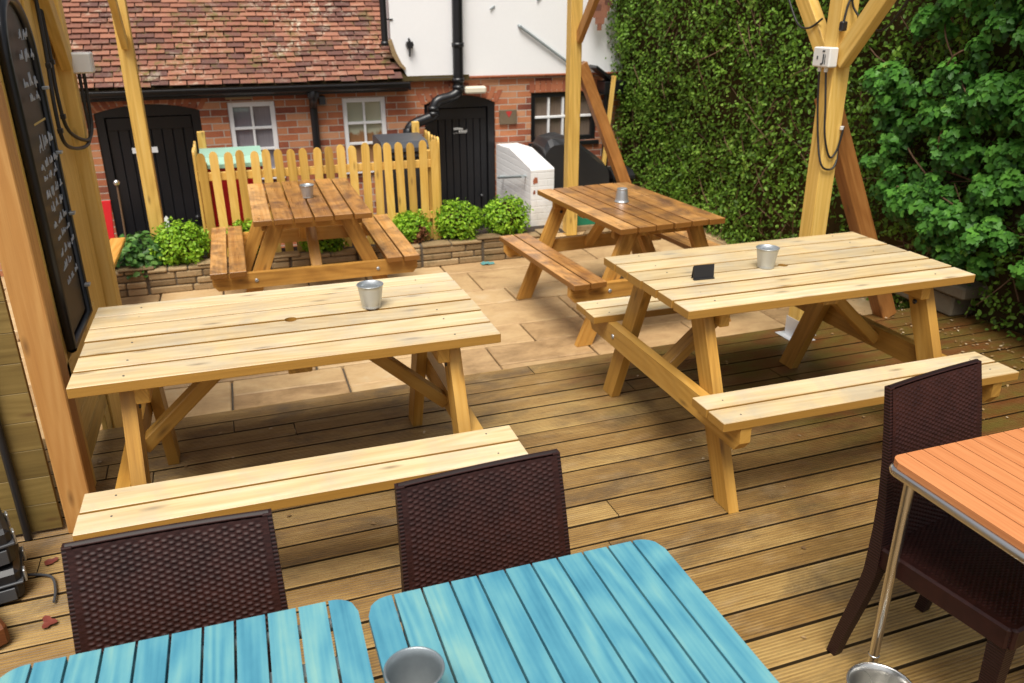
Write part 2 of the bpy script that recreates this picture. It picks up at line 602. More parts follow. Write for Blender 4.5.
MAT['ash'] = plain('cigarette_ash', (.20, .19, .18), .95, bump=.9, scale=80, var=.5)
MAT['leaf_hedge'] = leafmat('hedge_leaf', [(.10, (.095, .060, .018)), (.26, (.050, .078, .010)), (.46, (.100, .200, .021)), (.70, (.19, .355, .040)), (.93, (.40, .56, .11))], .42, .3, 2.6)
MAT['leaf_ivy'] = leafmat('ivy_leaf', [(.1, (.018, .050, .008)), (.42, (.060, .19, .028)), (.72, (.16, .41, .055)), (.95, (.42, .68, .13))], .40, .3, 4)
MAT['leaf_box'] = leafmat('box_leaf', [(.1, (.06, .14, .010)), (.4, (.20, .40, .022)), (.7, (.37, .60, .045)), (.95, (.55, .72, .12))], .42, .3, 9)
MAT['leaf_brown'] = leafmat('scorched_leaf', [(.1, (.09, .035, .015)), (.5, (.24, .10, .045)), (.95, (.38, .19, .08))], .6, .15, 9)
MAT['leaf_broad'] = leafmat('broad_leaf', [(.1, (.025, .07, .014)), (.5, (.075, .19, .035)), (.95, (.20, .36, .09))], .4, .25, 7)
MAT['litter'] = leafmat('leaf_litter', [(.1, (.10, .05, .02)), (.5, (.34, .22, .10)), (.95, (.62, .52, .36))], .8, .05, 9)


def bluemat():
    m = M('blue_stained_slat')
    uv = m.coord('UV')
    rnd = m.attr()
    off = m.math('MULTIPLY', rnd, 31.0)
    wv = m.n('ShaderNodeTexWave', wave_type='BANDS', bands_direction='Y')
    m.l(m.scale(uv, (1.2, 16, 1), off), wv.inputs['Vector'])
    m.set(wv, Scale=1.6, Distortion=12.0, Detail=2.0, Detail_Scale=.4)
    fine = m.noise(m.scale(uv, (5, 170, 1), off), 1, 4, .6)
    bl = m.math('ADD', m.math('MULTIPLY', m.noise(m.scale(uv, (7, 13, 1), off), 1, 4, .6), .6), m.math('MULTIPLY', m.noise(m.scale(uv, (2.6, 48, 1), off), 1, 4, .6), .4))
    nlow = m.noise(m.scale(uv, (1.3, 8, 1), off), 1, 1.0, .4)
    ring = m.math('MULTIPLY', m.math('ADD', m.math('SINE', m.math('MULTIPLY', nlow, 60.0)), 1.0), .5)
    f = m.math('ADD', m.math('MULTIPLY', wv.outputs['Fac'], .04), m.math('MULTIPLY', bl, .68))
    f = m.math('ADD', f, m.math('MULTIPLY', ring, .15))
    f = m.math('ADD', f, m.math('MULTIPLY', fine, .20))
    f = m.math('ADD', f, m.math('MULTIPLY', m.math('SUBTRACT', rnd, .5), .12))
    col = m.ramp(f, [(.24, (.030, .165, .26)), (.44, (.075, .27, .36)), (.60, (.125, .345, .395)), (.76, (.21, .42, .395)), (.92, (.38, .52, .38))])
    nr = m.bump(m.math('ADD', fine, ring), .18, .0010)
    return m.done(col, .42, nr, spec=.4)


MAT['blue'] = bluemat()


def orangemat():
    m = M('orange_resin_slat')
    uv = m.coord('UV')
    rnd = m.attr()
    fine = m.noise(m.scale(uv, (4, 120, 1), m.math('MULTIPLY', rnd, 11)), 1, 3, .6)
    col = m.ramp(m.math('ADD', fine, m.math('MULTIPLY', rnd, .12)), [(.3, (.50, .175, .06)), (.8, (.66, .27, .105))])
    return m.done(col, .45, m.bump(fine, .1, .001), spec=.35)


MAT['orange'] = orangemat()


def wickermat():
    m = M('brown_wicker')
    ob = m.coord('Object')
    n = m.noise(ob, 30, 3, .6)
    n2 = m.noise(m.scale(ob, (60, 60, 400)), 1, 3, .6)
    col = m.ramp(m.math('ADD', m.math('MULTIPLY', n, .6), m.math('MULTIPLY', n2, .4)), [(.3, (.017, .0050, .0042)), (.7, (.042, .0125, .0095))])
    return m.done(col, .48, m.bump(n2, .15, .0006), spec=.3)


MAT['wicker'] = wickermat()


def ribmat():
    m = M('brown_wicker_binding')
    ob = m.coord('Object')
    w = m.n('ShaderNodeTexWave', wave_type='BANDS', bands_direction='Z')
    m.l(ob, w.inputs['Vector'])
    m.set(w, Scale=38.0, Distortion=0.3, Detail=1.0)
    col = m.ramp(w.outputs['Fac'], [(.1, (.011, .0042, .0038)), (.7, (.034, .011, .009))])
    return m.done(col, .5, m.bump(w.outputs['Fac'], .6, .002), spec=.3)


MAT['rib'] = ribmat()


def panemat(name, c1, c2, c3=None, folds=60):
    m = M(name)
    uv = m.coord('UV')
    w = m.noise(m.scale(uv, (folds, 2.5, 1)), 1, 3, .6)
    col = m.mix(w, c1, c2)
    if c3:
        sp = m.n('ShaderNodeSeparateXYZ')
        m.l(uv, sp.inputs[0])
        edge = m.math('ADD', sp.outputs[1], m.math('MULTIPLY', m.noise(uv, 6, 3), .25))
        col = m.mix(m.ramp(edge, [(.60, 0.0), (.64, 1.0)]), col, c3)
    return m.done(col, .06, None, spec=.6)


MAT['pane_net'] = panemat('net_curtain_pane', (.16, .15, .17), (.33, .31, .33))
MAT['pane_warm'] = panemat('orange_cream_pane', (.24, .11, .045), (.36, .20, .10), (.45, .45, .33), 30)  # orange-brown lower panes, cream-green upper panes, plain surface colour
MAT['pane_brown'] = panemat('brown_curtain_pane', (.09, .06, .045), (.25, .19, .15), None, 90)


# ------------------------------------------------------------------ world, sun, camera
world = bpy.data.worlds.new('World')
SC.world = world
world.use_nodes = True
wt = world.node_tree
bg = wt.nodes['Background']
sky = wt.nodes.new('ShaderNodeTexSky')
sky.sky_type = 'NISHITA'
sky.sun_disc = False
SUN_EL, SUN_AZ = R(62), R(210)       # azimuth clockwise from +Y
sky.sun_elevation = SUN_EL
sky.sun_rotation = SUN_AZ
sky.air_density = 1.0
sky.dust_density = 4.0
sky.ozone_density = 1.0
hs = wt.nodes.new('ShaderNodeHueSaturation')
hs.inputs['Saturation'].default_value = .32       # a veiled, overcast sky
wt.links.new(sky.outputs[0], hs.inputs['Color'])
wt.links.new(hs.outputs[0], bg.inputs[0])
bg.inputs[1].default_value = .125
sd = bpy.data.lights.new('sun', 'SUN')
sd.energy = 3.9
sd.angle = R(32)
sd.color = (1.0, .95, .86)
so = bpy.data.objects.new('sun', sd)
COL.objects.link(so)
d = Vector((math.sin(SUN_AZ) * math.cos(SUN_EL), math.cos(SUN_AZ) * math.cos(SUN_EL), math.sin(SUN_EL)))
so.rotation_euler = d.to_track_quat('Z', 'Y').to_euler()
so.location = (2, -3, 6)

cd = bpy.data.cameras.new('camera')
cam = bpy.data.objects.new('camera', cd)
COL.objects.link(cam)
SC.camera = cam
cd.sensor_width = 36
cd.lens = 811.35 / 1024 * 36
cd.clip_start = .05
cd.clip_end = 500
cam.matrix_world = (Matrix.Translation((0, 0, 1.7536)) @ Matrix.Rotation(-.3205, 4, 'Z') @
                    Matrix.Rotation(PI / 2 - R(22.2926), 4, 'X') @ Matrix.Rotation(-R(.29), 4, 'Z'))
cd.dof.use_dof = True
cd.dof.focus_distance = 2.3
cd.dof.aperture_fstop = 5.0
SC.view_settings.view_transform = 'Standard'
SC.view_settings.look = 'None'
SC.view_settings.exposure = 0
SC.cycles.max_bounces = 8
SC.cycles.use_denoising = True

# ------------------------------------------------------------------ ground, deck, patio
g = G()
g.add([(-120, -120, YZ - .004), (120, -120, YZ - .004), (120, 120, YZ - .004), (-120, 120, YZ - .004)], [[0, 1, 2, 3]])
struct(g.build('ground', MAT['ground']))

DECK_ROT = R(1.2)
EDGE = 3.69


def make_deck():
    g = G()
    pitch, bw, th = .1185, .1075, .026
    nribs = 9
    prof = []
    rw = bw / nribs
    for k in range(nribs):
        x0 = -bw / 2 + k * rw
        e = .0012 if 0 < k else .004
        prof += [(x0 + (.001 if k else 0), -.0026 if k else -.002), (x0 + rw * .30, 0), (x0 + rw * .74, 0)]
    prof.append((bw / 2, -.002))
    y = -bw / 2
    while y > -4.7:
        x = -2.1 - random.random() * 1.2
        while x < 4.25:
            L = random.choice((1.8, 2.4, 2.4, 3.0, 3.6))
            x1 = min(x + L, 4.3)
            if x1 < -1.9:
                x = x1
                continue
            z0 = random.uniform(-.0025, .0005)
            tilt = random.uniform(-.004, .004)
            vs, fs, uv = [], [], []
            n = len(prof)
            ou, ov = random.random() * 30, random.random() * 30
            for xe in (max(x, -1.95) + .002, x1 - .002):
                for (a, h) in prof:
                    vs.append((xe, y + a, z0 + h + a * tilt))
                vs.append((xe, y + bw / 2, -th))
                vs.append((xe, y - bw / 2, -th))
            m = n + 2
            for i in range(m):
                j = (i + 1) % m
                fs.append([i, m + i, m + j, j])
                ai = prof[i][0] if i < n else bw / 2
                aj = prof[j][0] if j < n else bw / 2 + .02
                uv.append([(vs[i][0] + ou, ai + ov), (vs[m + i][0] + ou, ai + ov), (vs[m + j][0] + ou, aj + ov), (vs[j][0] + ou, aj + ov)])
            fs.append(list(range(m)))
            uv.append([(ou, ov)] * m)
            fs.append(list(range(m, 2 * m))[::-1])
            uv.append([(ou, ov)] * m)
            g.add(vs, fs, uv)
            x = x1
        y -= pitch
    yj = -.08
    # fascia and joists
    g.bar((-1.95, .012, -.093), (4.3, .012, -.093), .13, .022, (0, 0, 1))
    for k in range(12):
        x = -1.1 + k * .48
        g.bar((x, -4.7, -.088), (x, -.02, -.088), .12, .045, (0, 0, 1))
    return g


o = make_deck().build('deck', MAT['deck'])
o.location = (0, EDGE + .0, 0)
o.rotation_euler = (0, 0, DECK_ROT)
struct(o)
g = G()
g.add([(-2.1, -1.6, GZ + .004), (4.6, -1.6, GZ + .004), (4.6, EDGE - .03, GZ + .004), (-2.1, EDGE - .03, GZ + .004)], [[0, 1, 2, 3]])
struct(g.build('earth', MAT['soil']))


# terrace block under the patio, bounded by the sunken yard
g = G()
g.box((-2.2, -3.0, YZ), (4.6, 7.12, GZ - .022), .004)
g.box((2.62, 7.12, YZ), (4.9, 8.29, GZ - .022), .004)
struct(g.build('terrace', MAT['mortar']))

g = G()
g.add([(-3.2, 7.12, YZ + .004), (2.62, 7.12, YZ + .004), (2.62, 8.3, YZ + .004), (-3.2, 8.3, YZ + .004)], [[0, 1, 2, 3]])
struct(g.build('yard', MAT['concrete']))


def slab(g, x0, y0, x1, y1, z):
    j = .006
    dz = random.uniform(-.003, .003)
    g.box((x0 + j, y0 + j, z - .03), (x1 - j, y1 - j, z + dz), .006)


def make_patio():
    g = G()
    y = EDGE + .01
    rows = [.26, .50, .32, .44, .30, .46, .38, .40, .34]
    k = 0
    yy = y
    while yy < 7.1:
        h = rows[k % len(rows)]
        y1 = min(yy + h, 7.11)
        if y1 - yy < .1:
            break
        x = -2.1 + random.uniform(-.2, 0)
        while x < 4.4:
            w = random.choice((.32, .44, .56, .62, .74))
            x1 = x + w
            if h > .4 and random.random() < .35:
                s = yy + (y1 - yy) * random.choice((.42, .58))
                slab(g, x, yy, x1, s, GZ)
                slab(g, x, s, x1, y1, GZ)
            else:
                slab(g, x, yy, x1, y1, GZ)
            x = x1
        yy = y1
        k += 1
    for a in range(3):
        for b in range(3):
            slab(g, 2.66 + a * .6, 7.13 + b * .38, 3.25 + a * .6, 7.5 + b * .38, GZ)
    return g


struct(make_patio().build('patio', MAT['paving']))

# steps from the patio down to the right-hand door
g = G()
for k in range(5):
    g.box((1.72, 7.125 + k * .17, YZ + .003), (2.52, 7.29 + k * .17, GZ - .03 - k * .16), .006)
struct(g.build('steps', MAT['concrete']))

# ------------------------------------------------------------------ stone planter
pw = thing('planter_wall', 'low tan stone block wall holding the shrub bed along the patio', 'garden wall', (0, 0, GZ))
g = G()
xs = -1.25
mod = 0
while xs < 2.42:
    w = .50
    x1 = min(xs + w, 2.44)
    zz = 0
    for hh in (.056, .050, .055, .030):
        x = xs
        while x < x1 - .01:
            L = min(random.choice((.14, .19, .24, .30, .36)), x1 - x)
            if x1 - (x + L) < .07:
                L = x1 - x
            dy = random.uniform(-.007, .007)
            g.box((x + .004, 6.21 + dy, zz + .003), (x + L - .004, 6.33, zz + hh - .003), .008)
            x += L
        zz += hh
    xs = x1 + .012
g.build('stone_courses', MAT['stone'], pw)
g = G()
g.box((-1.26, 6.225, 0), (2.45, 6.325, .182), .003)
g.build('joint_core', MAT['mortar'], pw)
g = G()
for k in range(14):
    x = -1.2 + k * .27
    if random.random() < .55:
        g.box((x, 6.205, .1925), (x + random.uniform(.16, .26), 6.335, .206), .005)
g.build('coping_stone', MAT['stone'], pw)
g = G()
nx, ny = 60, 6
vs = []
for j in range(ny + 1):
    for i in range(nx + 1):
        x = -1.3 + 3.9 * i / nx
        y = 6.32 + .34 * j / ny
        vs.append((x, y, GZ + .15 + .035 * noise.noise((x * 5, y * 5, 1))))
fs = [[j * (nx + 1) + i, j * (nx + 1) + i + 1, (j + 1) * (nx + 1) + i + 1, (j + 1) * (nx + 1) + i] for j in range(ny) for i in range(nx)]
g.add(vs, fs, None, .5, True)
struct(g.build('planting_bed', MAT['soil']))


# ------------------------------------------------------------------ leaves
LEAF = np.array([(0, 0, 0), (.3, -.30, .06), (.72, -.24, .05), (1, 0, -.05), (.72, .24, .05), (.3, .30, .06)], float)
LEAF_F = [[0, 1, 2, 3], [0, 3, 4, 5]]
IVY = np.array([(0, 0, 0), (-.05, -.30, .03), (.22, -.52, .05), (.36, -.26, .03), (.72, -.30, .03), (1, 0, -.08), (.72, .30, .03), (.36, .26, .03), (.22, .52, .05), (-.05, .30, .03)], float)
IVY_F = [[0, 1, 2, 3], [0, 3, 4, 5], [0, 5, 6, 7], [0, 7, 8, 9]]


def leaf_mesh(name, P, Nn, size, m, parent=None, tpl=LEAF, tf=LEAF_F, droop=.4, rnd=None, spread=.75):
    P = np.asarray(P, float)
    Nn = np.asarray(Nn, float)
    n = len(P)
    nn = Nn + RNG.normal(0, spread, (n, 3))
    nn /= np.linalg.norm(nn, axis=1)[:, None] + 1e-9
    t = RNG.normal(0, 1, (n, 3)) + np.array([0, 0, -droop])
    t -= (t * nn).sum(1)[:, None] * nn
    t /= np.linalg.norm(t, axis=1)[:, None] + 1e-9
    s = np.cross(nn, t)
    sz = np.asarray(size, float).reshape(-1, 1, 1) * np.ones((n, 1, 1))
    W = P[:, None, :] + sz * (tpl[None, :, 0:1] * t[:, None, :] + tpl[None, :, 1:2] * s[:, None, :] + tpl[None, :, 2:3] * nn[:, None, :])
    k = len(tpl)
    Vv = W.reshape(-1, 3)
    fa = np.array(tf)
    nf = len(tf)
    Fi = (fa[None] + (np.arange(n) * k)[:, None, None]).reshape(-1)
    me = bpy.data.meshes.new(name)
    me.vertices.add(len(Vv))
    me.vertices.foreach_set('co', Vv.ravel())
    me.loops.add(len(Fi))
    me.loops.foreach_set('vertex_index', Fi.astype(np.int32))
    np_ = n * nf
    me.polygons.add(np_)
    me.polygons.foreach_set('loop_start', (np.arange(np_) * 4).astype(np.int32))
    me.update(calc_edges=True)
    at = me.attributes.new('rnd', 'FLOAT', 'FACE')
    rv = RNG.random(n) if rnd is None else np.asarray(rnd)
    at.data.foreach_set('value', np.repeat(rv, nf).astype(np.float32))
    me.materials.append(m)
    me.validate()
    o = bpy.data.objects.new(name, me)
    COL.objects.link(o)
    if parent is not None:
        o.parent = parent
    return o


def nz(x, y, z):
    return noise.noise((x, y, z))


def shrub(x, y, z, rx, rz, label, brown=False, n=2600, group='clipped round shrubs in the stone planter'):
    t = thing('box_shrub', label, 'shrub', (x, y, z), random.random() * 6, group)
    P, Nn = [], []
    seed = random.random() * 50
    for _ in range(n):
        v = Vector((random.gauss(0, 1), random.gauss(0, 1), random.gauss(0, 1))).normalized()
        k = 1 + .26 * nz(v.x * 2.2 + seed, v.y * 2.2, v.z * 2.2) + .16 * nz(v.x * 6 + seed, v.y * 6, v.z * 6)
        r_ = (random.random() ** .22) * k * (1 + random.choice((0, 0, 0, .05, .12)) * random.random())
        P.append((v.x * rx * r_, v.y * rx * r_, rz + v.z * rz * r_))
        Nn.append((v.x, v.y, v.z + .5))
    P, Nn = np.array(P), np.array(Nn)
    if brown:
        low = (P[:, 2] < rz * (.85 + .5 * np.sin(P[:, 0] * 23 + P[:, 1] * 17)))
        leaf_mesh('foliage', P[~low], Nn[~low], RNG.uniform(.020, .034, (~low).sum()), MAT['leaf_box'], t, droop=-.3)
        leaf_mesh('scorched_foliage', P[low], Nn[low], RNG.uniform(.018, .03, low.sum()), MAT['leaf_brown'], t)
    else:
        leaf_mesh('foliage', P, Nn, RNG.uniform(.020, .035, len(P)), MAT['leaf_box'], t, droop=-.3)
    g = G()
    g.lathe([(.002, 0)] + [(rx * .72 * math.sin(a), rz - rz * .72 * math.cos(a)) for a in (.4, .8, 1.2, 1.6, 2.0, 2.4, 2.8)] + [(.002, rz * 1.72)], n=12)
    g.tube([(0, 0, -.06), (.01, 0, rz * .6)], .012, 6)
    g.build('stem_core', MAT['hedge_core'], t)
    return t


bz = GZ + .148
shrub(-.49, 6.40, bz, .20, .165, 'bright green clipped shrub left of the picket fence, beside broad leaved plant', n=3000)
shrub(1.255, 6.39, bz, .15, .14, 'round shrub with scorched brown lower half at right end of picket fence', True)
shrub(1.66, 6.40, bz, .195, .165, 'bright green round shrub standing middle of three before the black door')
shrub(2.07, 6.40, bz, .195, .17, 'bright green round shrub nearest the white parapet wall')
shrub(-.03, 6.40, bz, .13, .155, 'small green shrub behind left bench of the stained picnic table', n=1500)
shrub(.55, 6.40, bz, .17, .11, 'low green shrub seen between the legs of the stained picnic table', n=1500)

# broad-leaved plant at the left end of the bed
t = thing('leafy_plant', 'dark green broad leaved plant at left end of the stone planter', 'plant', (-.80, 6.42, bz))
P, Nn = [], []
for _ in range(420):
    a = random.random() * 2 * PI
    r_ = .26 * math.sqrt(random.random())
    h = random.random() * (.30 - .35 * r_)
    P.append((r_ * math.cos(a), r_ * .8 * math.sin(a), h))
    Nn.append((math.cos(a) * .5, math.sin(a) * .5 - .2, 1))
leaf_mesh('foliage', P, Nn, RNG.uniform(.04, .08, len(P)), MAT['leaf_broad'], t, spread=.35, droop=0)
g = G()
for _ in range(30):
    a = random.random() * 2 * PI
    r_ = .2 * random.random()
    g.tube([(0, 0, 0), (r_ * .5 * math.cos(a), r_ * .5 * math.sin(a), .14), (r_ * math.cos(a), r_ * math.sin(a), .22)], .003, 5)
g.build('stem', MAT['leaf_broad'], t)

g = G()
g.tube([(-.885, 6.55, bz - .1), (-.875, 6.55, .30), (-.87, 6.55, .575)], .007, 8)
t = tag(g.build('garden_stake', MAT['twig']), 'thin cane with a round knob on top standing before the left door', 'garden cane')
g = G()
g.lathe([(.002, -.022), (.016, -.016), (.023, 0), (.016, .016), (.002, .022)], (-.87, 6.55, .59), 14)
g.build('knob', MAT['steel'], t)
g = G()
g.prism([(-.015, 0), (.015, 0), (.015, .2), (0, .22), (-.015, .2)], (-.585, 6.55, .10), (1, 0, 0), (.05, 0, 1), (0, 1, 0), .004)
tag(g.build('plant_marker', MAT['white_paint']), 'white upright plant marker behind the left round shrub', 'plant marker')

# ------------------------------------------------------------------ picnic tables
def make_picnic(label, L, top_m, leg_m, group, hole=True, patches=0):
    W, H, Bo, Bi, hb = .7265, .75, .6547, .4391, .442
    Fv, uo = .572, .538 * L / 1.314
    th = .034
    t = thing('picnic_table', label, 'picnic table', (0, 0, 0), 0, group)
    g = G()
    n, gap = 6, .012
    bw = (W - gap * (n - 1)) / n
    for k in range(n):
        v = -W / 2 + bw / 2 + k * (bw + gap)
        dz = random.uniform(-.0015, .0015)
        du = random.uniform(-.004, .004)
        if hole and k in (2, 3):
            s = 1 if k == 2 else -1
            rr = .021
            e = v + s * bw / 2
            pts = [(-L / 2 + du, v - s * bw / 2), (L / 2 + du, v - s * bw / 2), (L / 2 + du, e)]
            cy = s * (-gap / 2)
            a0 = math.asin(min(1, (gap / 2) / rr))
            for q in range(9):
                a = a0 + (PI - 2 * a0) * q / 8
                pts.append((rr * math.cos(a), 0 - s * rr * math.sin(a)))
            pts.append((-L / 2 + du, e))
            g.prism(pts if s > 0 else pts, (0, 0, H - th + dz), (1, 0, 0), (0, 1, 0), (0, 0, 1), th)
        else:
            g.bar((-L / 2 + du, v, H - th / 2 + dz), (L / 2 + du, v, H - th / 2 + dz), bw, th, (0, 1, 0), .002)
    g.build('tabletop', top_m, t)
    for s in (-1, 1):
        g = G()
        b2 = (Bo - Bi - gap) / 2
        for k in range(2):
            v = s * (Bi + b2 / 2 + k * (b2 + gap))
            du = random.uniform(-.004, .004)
            g.bar((-L / 2 + du, v, hb - th / 2), (L / 2 + du, v, hb - th / 2), b2, th, (0, 1, 0), .002)
        g.build('bench_seat', top_m, t)
    tops = [c for c in t.children]
    sm = None
    for c in tops:
        if c.name.startswith('tabletop'):
            spots = [(e_ * (uo - .03), -W / 2 + bw / 2 + k * (bw + gap) + random.uniform(-.02, .02), H + .0005) for k in range(n) for e_ in (-1, 1)]
        else:
            sg_ = 1 if sum(v.co.y for v in c.data.vertices) > 0 else -1
            spots = [(e_ * (uo + .028), sg_ * (Bi + b2 / 2 + k * (b2 + gap) + random.uniform(-.015, .015)), hb + .0002) for k in range(2) for e_ in (-1, 1)]
        for p in spots:
            if sm is None:
                g = G()
                g.lathe([(.0033, 0), (.003, .0010), (.0005, .0006)], n=8)
                o = g.build('screw', MAT['grey_plastic'], c)
                sm = o.data
            else:
                o = bpy.data.objects.new('screw', sm)
                COL.objects.link(o)
                o.parent = c
            o.location = p
    lt = .043
    for e in (-1, 1):
        u = e * (uo - lt / 2)
        for s in (-1, 1):
            g = G()
            hw = .0505
            zt = H - th - .002
            vf, vt = Fv - hw, .215
            pts = [(s * (vf - hw), 0), (s * (vf + hw), 0), (s * (vt + hw), zt), (s * (vt - hw), zt)]
            # grain runs along the leg: first axis of the prism follows its slant
            off = e * .0015 if s > 0 else -e * .0015
            ax = Vector((0, s * (vt - vf), zt)).normalized()
            ay = Vector((0, ax.z, -ax.y))
            loc = [((a - s * vf) * ax.y + b * ax.z, (a - s * vf) * ay.y + b * ay.z) for a, b in pts]
            g.prism(loc, (u - lt / 2 + off, s * vf, 0), ax, ay, (1, 0, 0), lt)
            lg = g.build('leg', leg_m, t)
            g = G()
            g.lathe([(.011, 0), (.011, .005), (.002, .006)], n=8)
            b = g.build('bolt', MAT['black_plastic'], lg)
            b.matrix_local = Matrix.Translation((u - e * (lt / 2 + .001), s * (vt + .03), zt - .10)) @ Matrix.Rotation(-e * PI / 2, 4, 'Y')
        # cross beam, outside the legs
        ub = e * (uo + lt / 2 + .004)
        zb = hb - th - .001
        g = G()
        hh = .098
        bl = Bo - .006
        pts = [(-bl + .03, zb - hh), (bl - .03, zb - hh), (bl, zb - hh * .62), (bl, zb), (-bl, zb), (-bl, zb - hh * .62)]
        g.prism(pts, (ub - lt / 2, 0, 0), (0, 1, 0), (0, 0, 1), (1, 0, 0), lt)
        bm_ = g.build('cross_beam', leg_m, t)
        for s in (-1, 1):
            g = G()
            g.lathe([(.012, 0), (.012, .004), (.008, .006), (.002, .007)], n=10)
            b = g.build('bolt', MAT['galv'], bm_)
            b.matrix_local = Matrix.Translation((ub + e * (lt / 2), s * .385, zb - hh * .5)) @ Matrix.Rotation(e * PI / 2, 4, 'Y')
        # bearer under the boards
        g = G()
        ui = e * (uo - lt * 1.5 - .004)
        g.bar((ui, -W / 2 + .045, H - th - .035), (ui, W / 2 - .045, H - th - .035), .066, lt, (0, 0, 1), .004)
        g.build('bearer', leg_m, t)
        # diagonal brace from beam to the middle of the top
        g = G()
        g.bar((e * (uo + .002), 0, zb - .060), (e * .150, 0, H - th - .016), .046, .07, (0, 0, 1), .004)
        g.build('brace', leg_m, t)
    g = G()
    g.bar((0, -W / 2 + .04, H - th - .017), (0, W / 2 - .04, H - th - .017), .032, .075, (0, 0, 1), .004)
    g.build('centre_batten', leg_m, t)
    return t


LN, LO = 1.314, 1.215
t1 = make_picnic('pale new pine picnic table at left beside the chalkboard screen', LN, MAT['new_top'], MAT['new_leg'], 'picnic tables')
t1.location = (.103, 2.769, 0)
t2 = dup(t1, (2.115, 2.751, 0), 0, 'pale new pine picnic table at right with black card holder on top')
t2.rotation_euler = (0, 0, PI)
t3 = make_picnic('brown stained picnic table standing in front of the picket fence', LO, MAT['old_top'], MAT['old_leg'], 'picnic tables', False)
t3.location = (.398, 5.699, GZ)
t3.rotation_euler = (0, 0, PI / 2)
t4 = dup(t3, (2.382, 4.801, GZ), PI / 2 + R(3.5), 'brown stained picnic table between the white parapet and the tall hedge')

# ------------------------------------------------------------------ buckets
def make_bucket(label, loc, flip=False, s=1.0, ash=False, group='small galvanised table buckets', name='metal_bucket', mat=None):
    t = thing(name, label, 'bucket', loc, random.random() * 6, group)
    g = G()
    rt, rb, h = .046 * s, .033 * s, .085 * s
    w = .0015 * s
    prof = [(.001, .003 * s), (rb - .002 * s, .003 * s), (rb, 0), (rb + .0012 * s, .003 * s), (rb + .0015 * s, .008 * s), (rb + .0006 * s, .010 * s)]
    prof += [(rb + (rt - rb) * k / 6, h * k / 6) for k in range(1, 7)]
    prof += [(rt + .0022 * s, h + .0005 * s), (rt + .0026 * s, h + .0022 * s), (rt + .001 * s, h + .0036 * s), (rt - w, h + .002 * s)]
    prof += [(rb + (rt - rb) * k / 6 - w, h * k / 6) for k in range(5, 0, -1)]
    prof += [(rb - w, .006 * s), (.001, .006 * s)]
    g.lathe(prof, n=40)
    b = g.build('shell', mat or MAT['galv'], t)
    if ash:
        g = G()
        vs = [(.004, 0, .030 * s)]
        k1 = 18
        for k in range(k1):
            a = 2 * PI * k / k1
            q = .75 + .25 * random.random()
            vs.append(((rb + .002) * q * math.cos(a), (rb + .002) * q * math.sin(a), .012 * s + .006 * s * random.random()))
        g.add(vs, [[0, 1 + k, 1 + (k + 1) % k1] for k in range(k1)], None, .5, True)
        g.build('ash', MAT['ash'], t)
    if flip:
        for c in t.children:
            c.matrix_local = Matrix.Translation((0, 0, h + .0036 * s)) @ Matrix.Rotation(PI, 4, 'X')
    return t


make_bucket('small galvanised bucket on the pale left picnic table', (.392, 2.80, .752))
make_bucket('small galvanised bucket on the pale right picnic table, near black card holder', (2.026, 2.745, .752), s=.98)
make_bucket('small galvanised bucket on the stained table before the picket fence', (.416, 5.66, .567))
make_bucket('upturned galvanised bucket on the stained table near the hedge', (2.375, 4.83, .567), flip=True)
make_bucket('galvanised bucket with ash inside on the bright blue table', (.160, .972, .7215), s=.98, ash=True, mat=plain('dull_zinc', (.33, .37, .39), .42, .75))
make_bucket('large steel bucket on the deck by the leg of the orange table', (1.385, 1.20, .0), s=1.75, group=None, mat=MAT['steel'])

# black tent card
t = thing('card_holder', 'small black tent card standing on the pale right picnic table', 'card holder', (1.70, 2.70, .752), R(-3))
g = G()
g.prism([(-.045, 0), (.045, 0), (.048, .058), (-.042, .058)], (0, -.010, 0), (1, 0, 0), (0, .16, .98), (0, 1, -.16), .0025)
g.build('front_panel', MAT['black_plastic'], t)
g = G()
g.prism([(-.040, 0), (.040, 0), (.040, .050), (-.040, .050)], (0, .016, 0), (1, 0, 0), (0, -.18, .98), (0, 1, .18), .0025)
g.build('back_panel', MAT['black_plastic'], t)
g = G()
g.box((-.045, -.018, 0), (.045, -.0125, .006), .001)
g.build('lip', MAT['black_plastic'], t)


# ------------------------------------------------------------------ bistro tables
def rounded_slats(g, W, D, n, gap, rc, z0, th):
    bw = (W - gap * (n - 1)) / n
    for k in range(n):
        x0 = -W / 2 + k * (bw + gap)
        x1 = x0 + bw
        top, bot = [], []
        xsamp = [x0 + (x1 - x0) * q / 6 for q in range(7)]
        for x in xsamp:
            dx = max(0, abs(x) - (W / 2 - rc))
            dy = rc - math.sqrt(max(0, rc * rc - dx * dx))
            top.append((D / 2 - dy, x))
            bot.append((-D / 2 + dy, x))
        pts = bot + top[::-1]
        g.prism(pts, (0, 0, z0), (0, 1, 0), (1, 0, 0), (0, 0, 1), th)
    return g


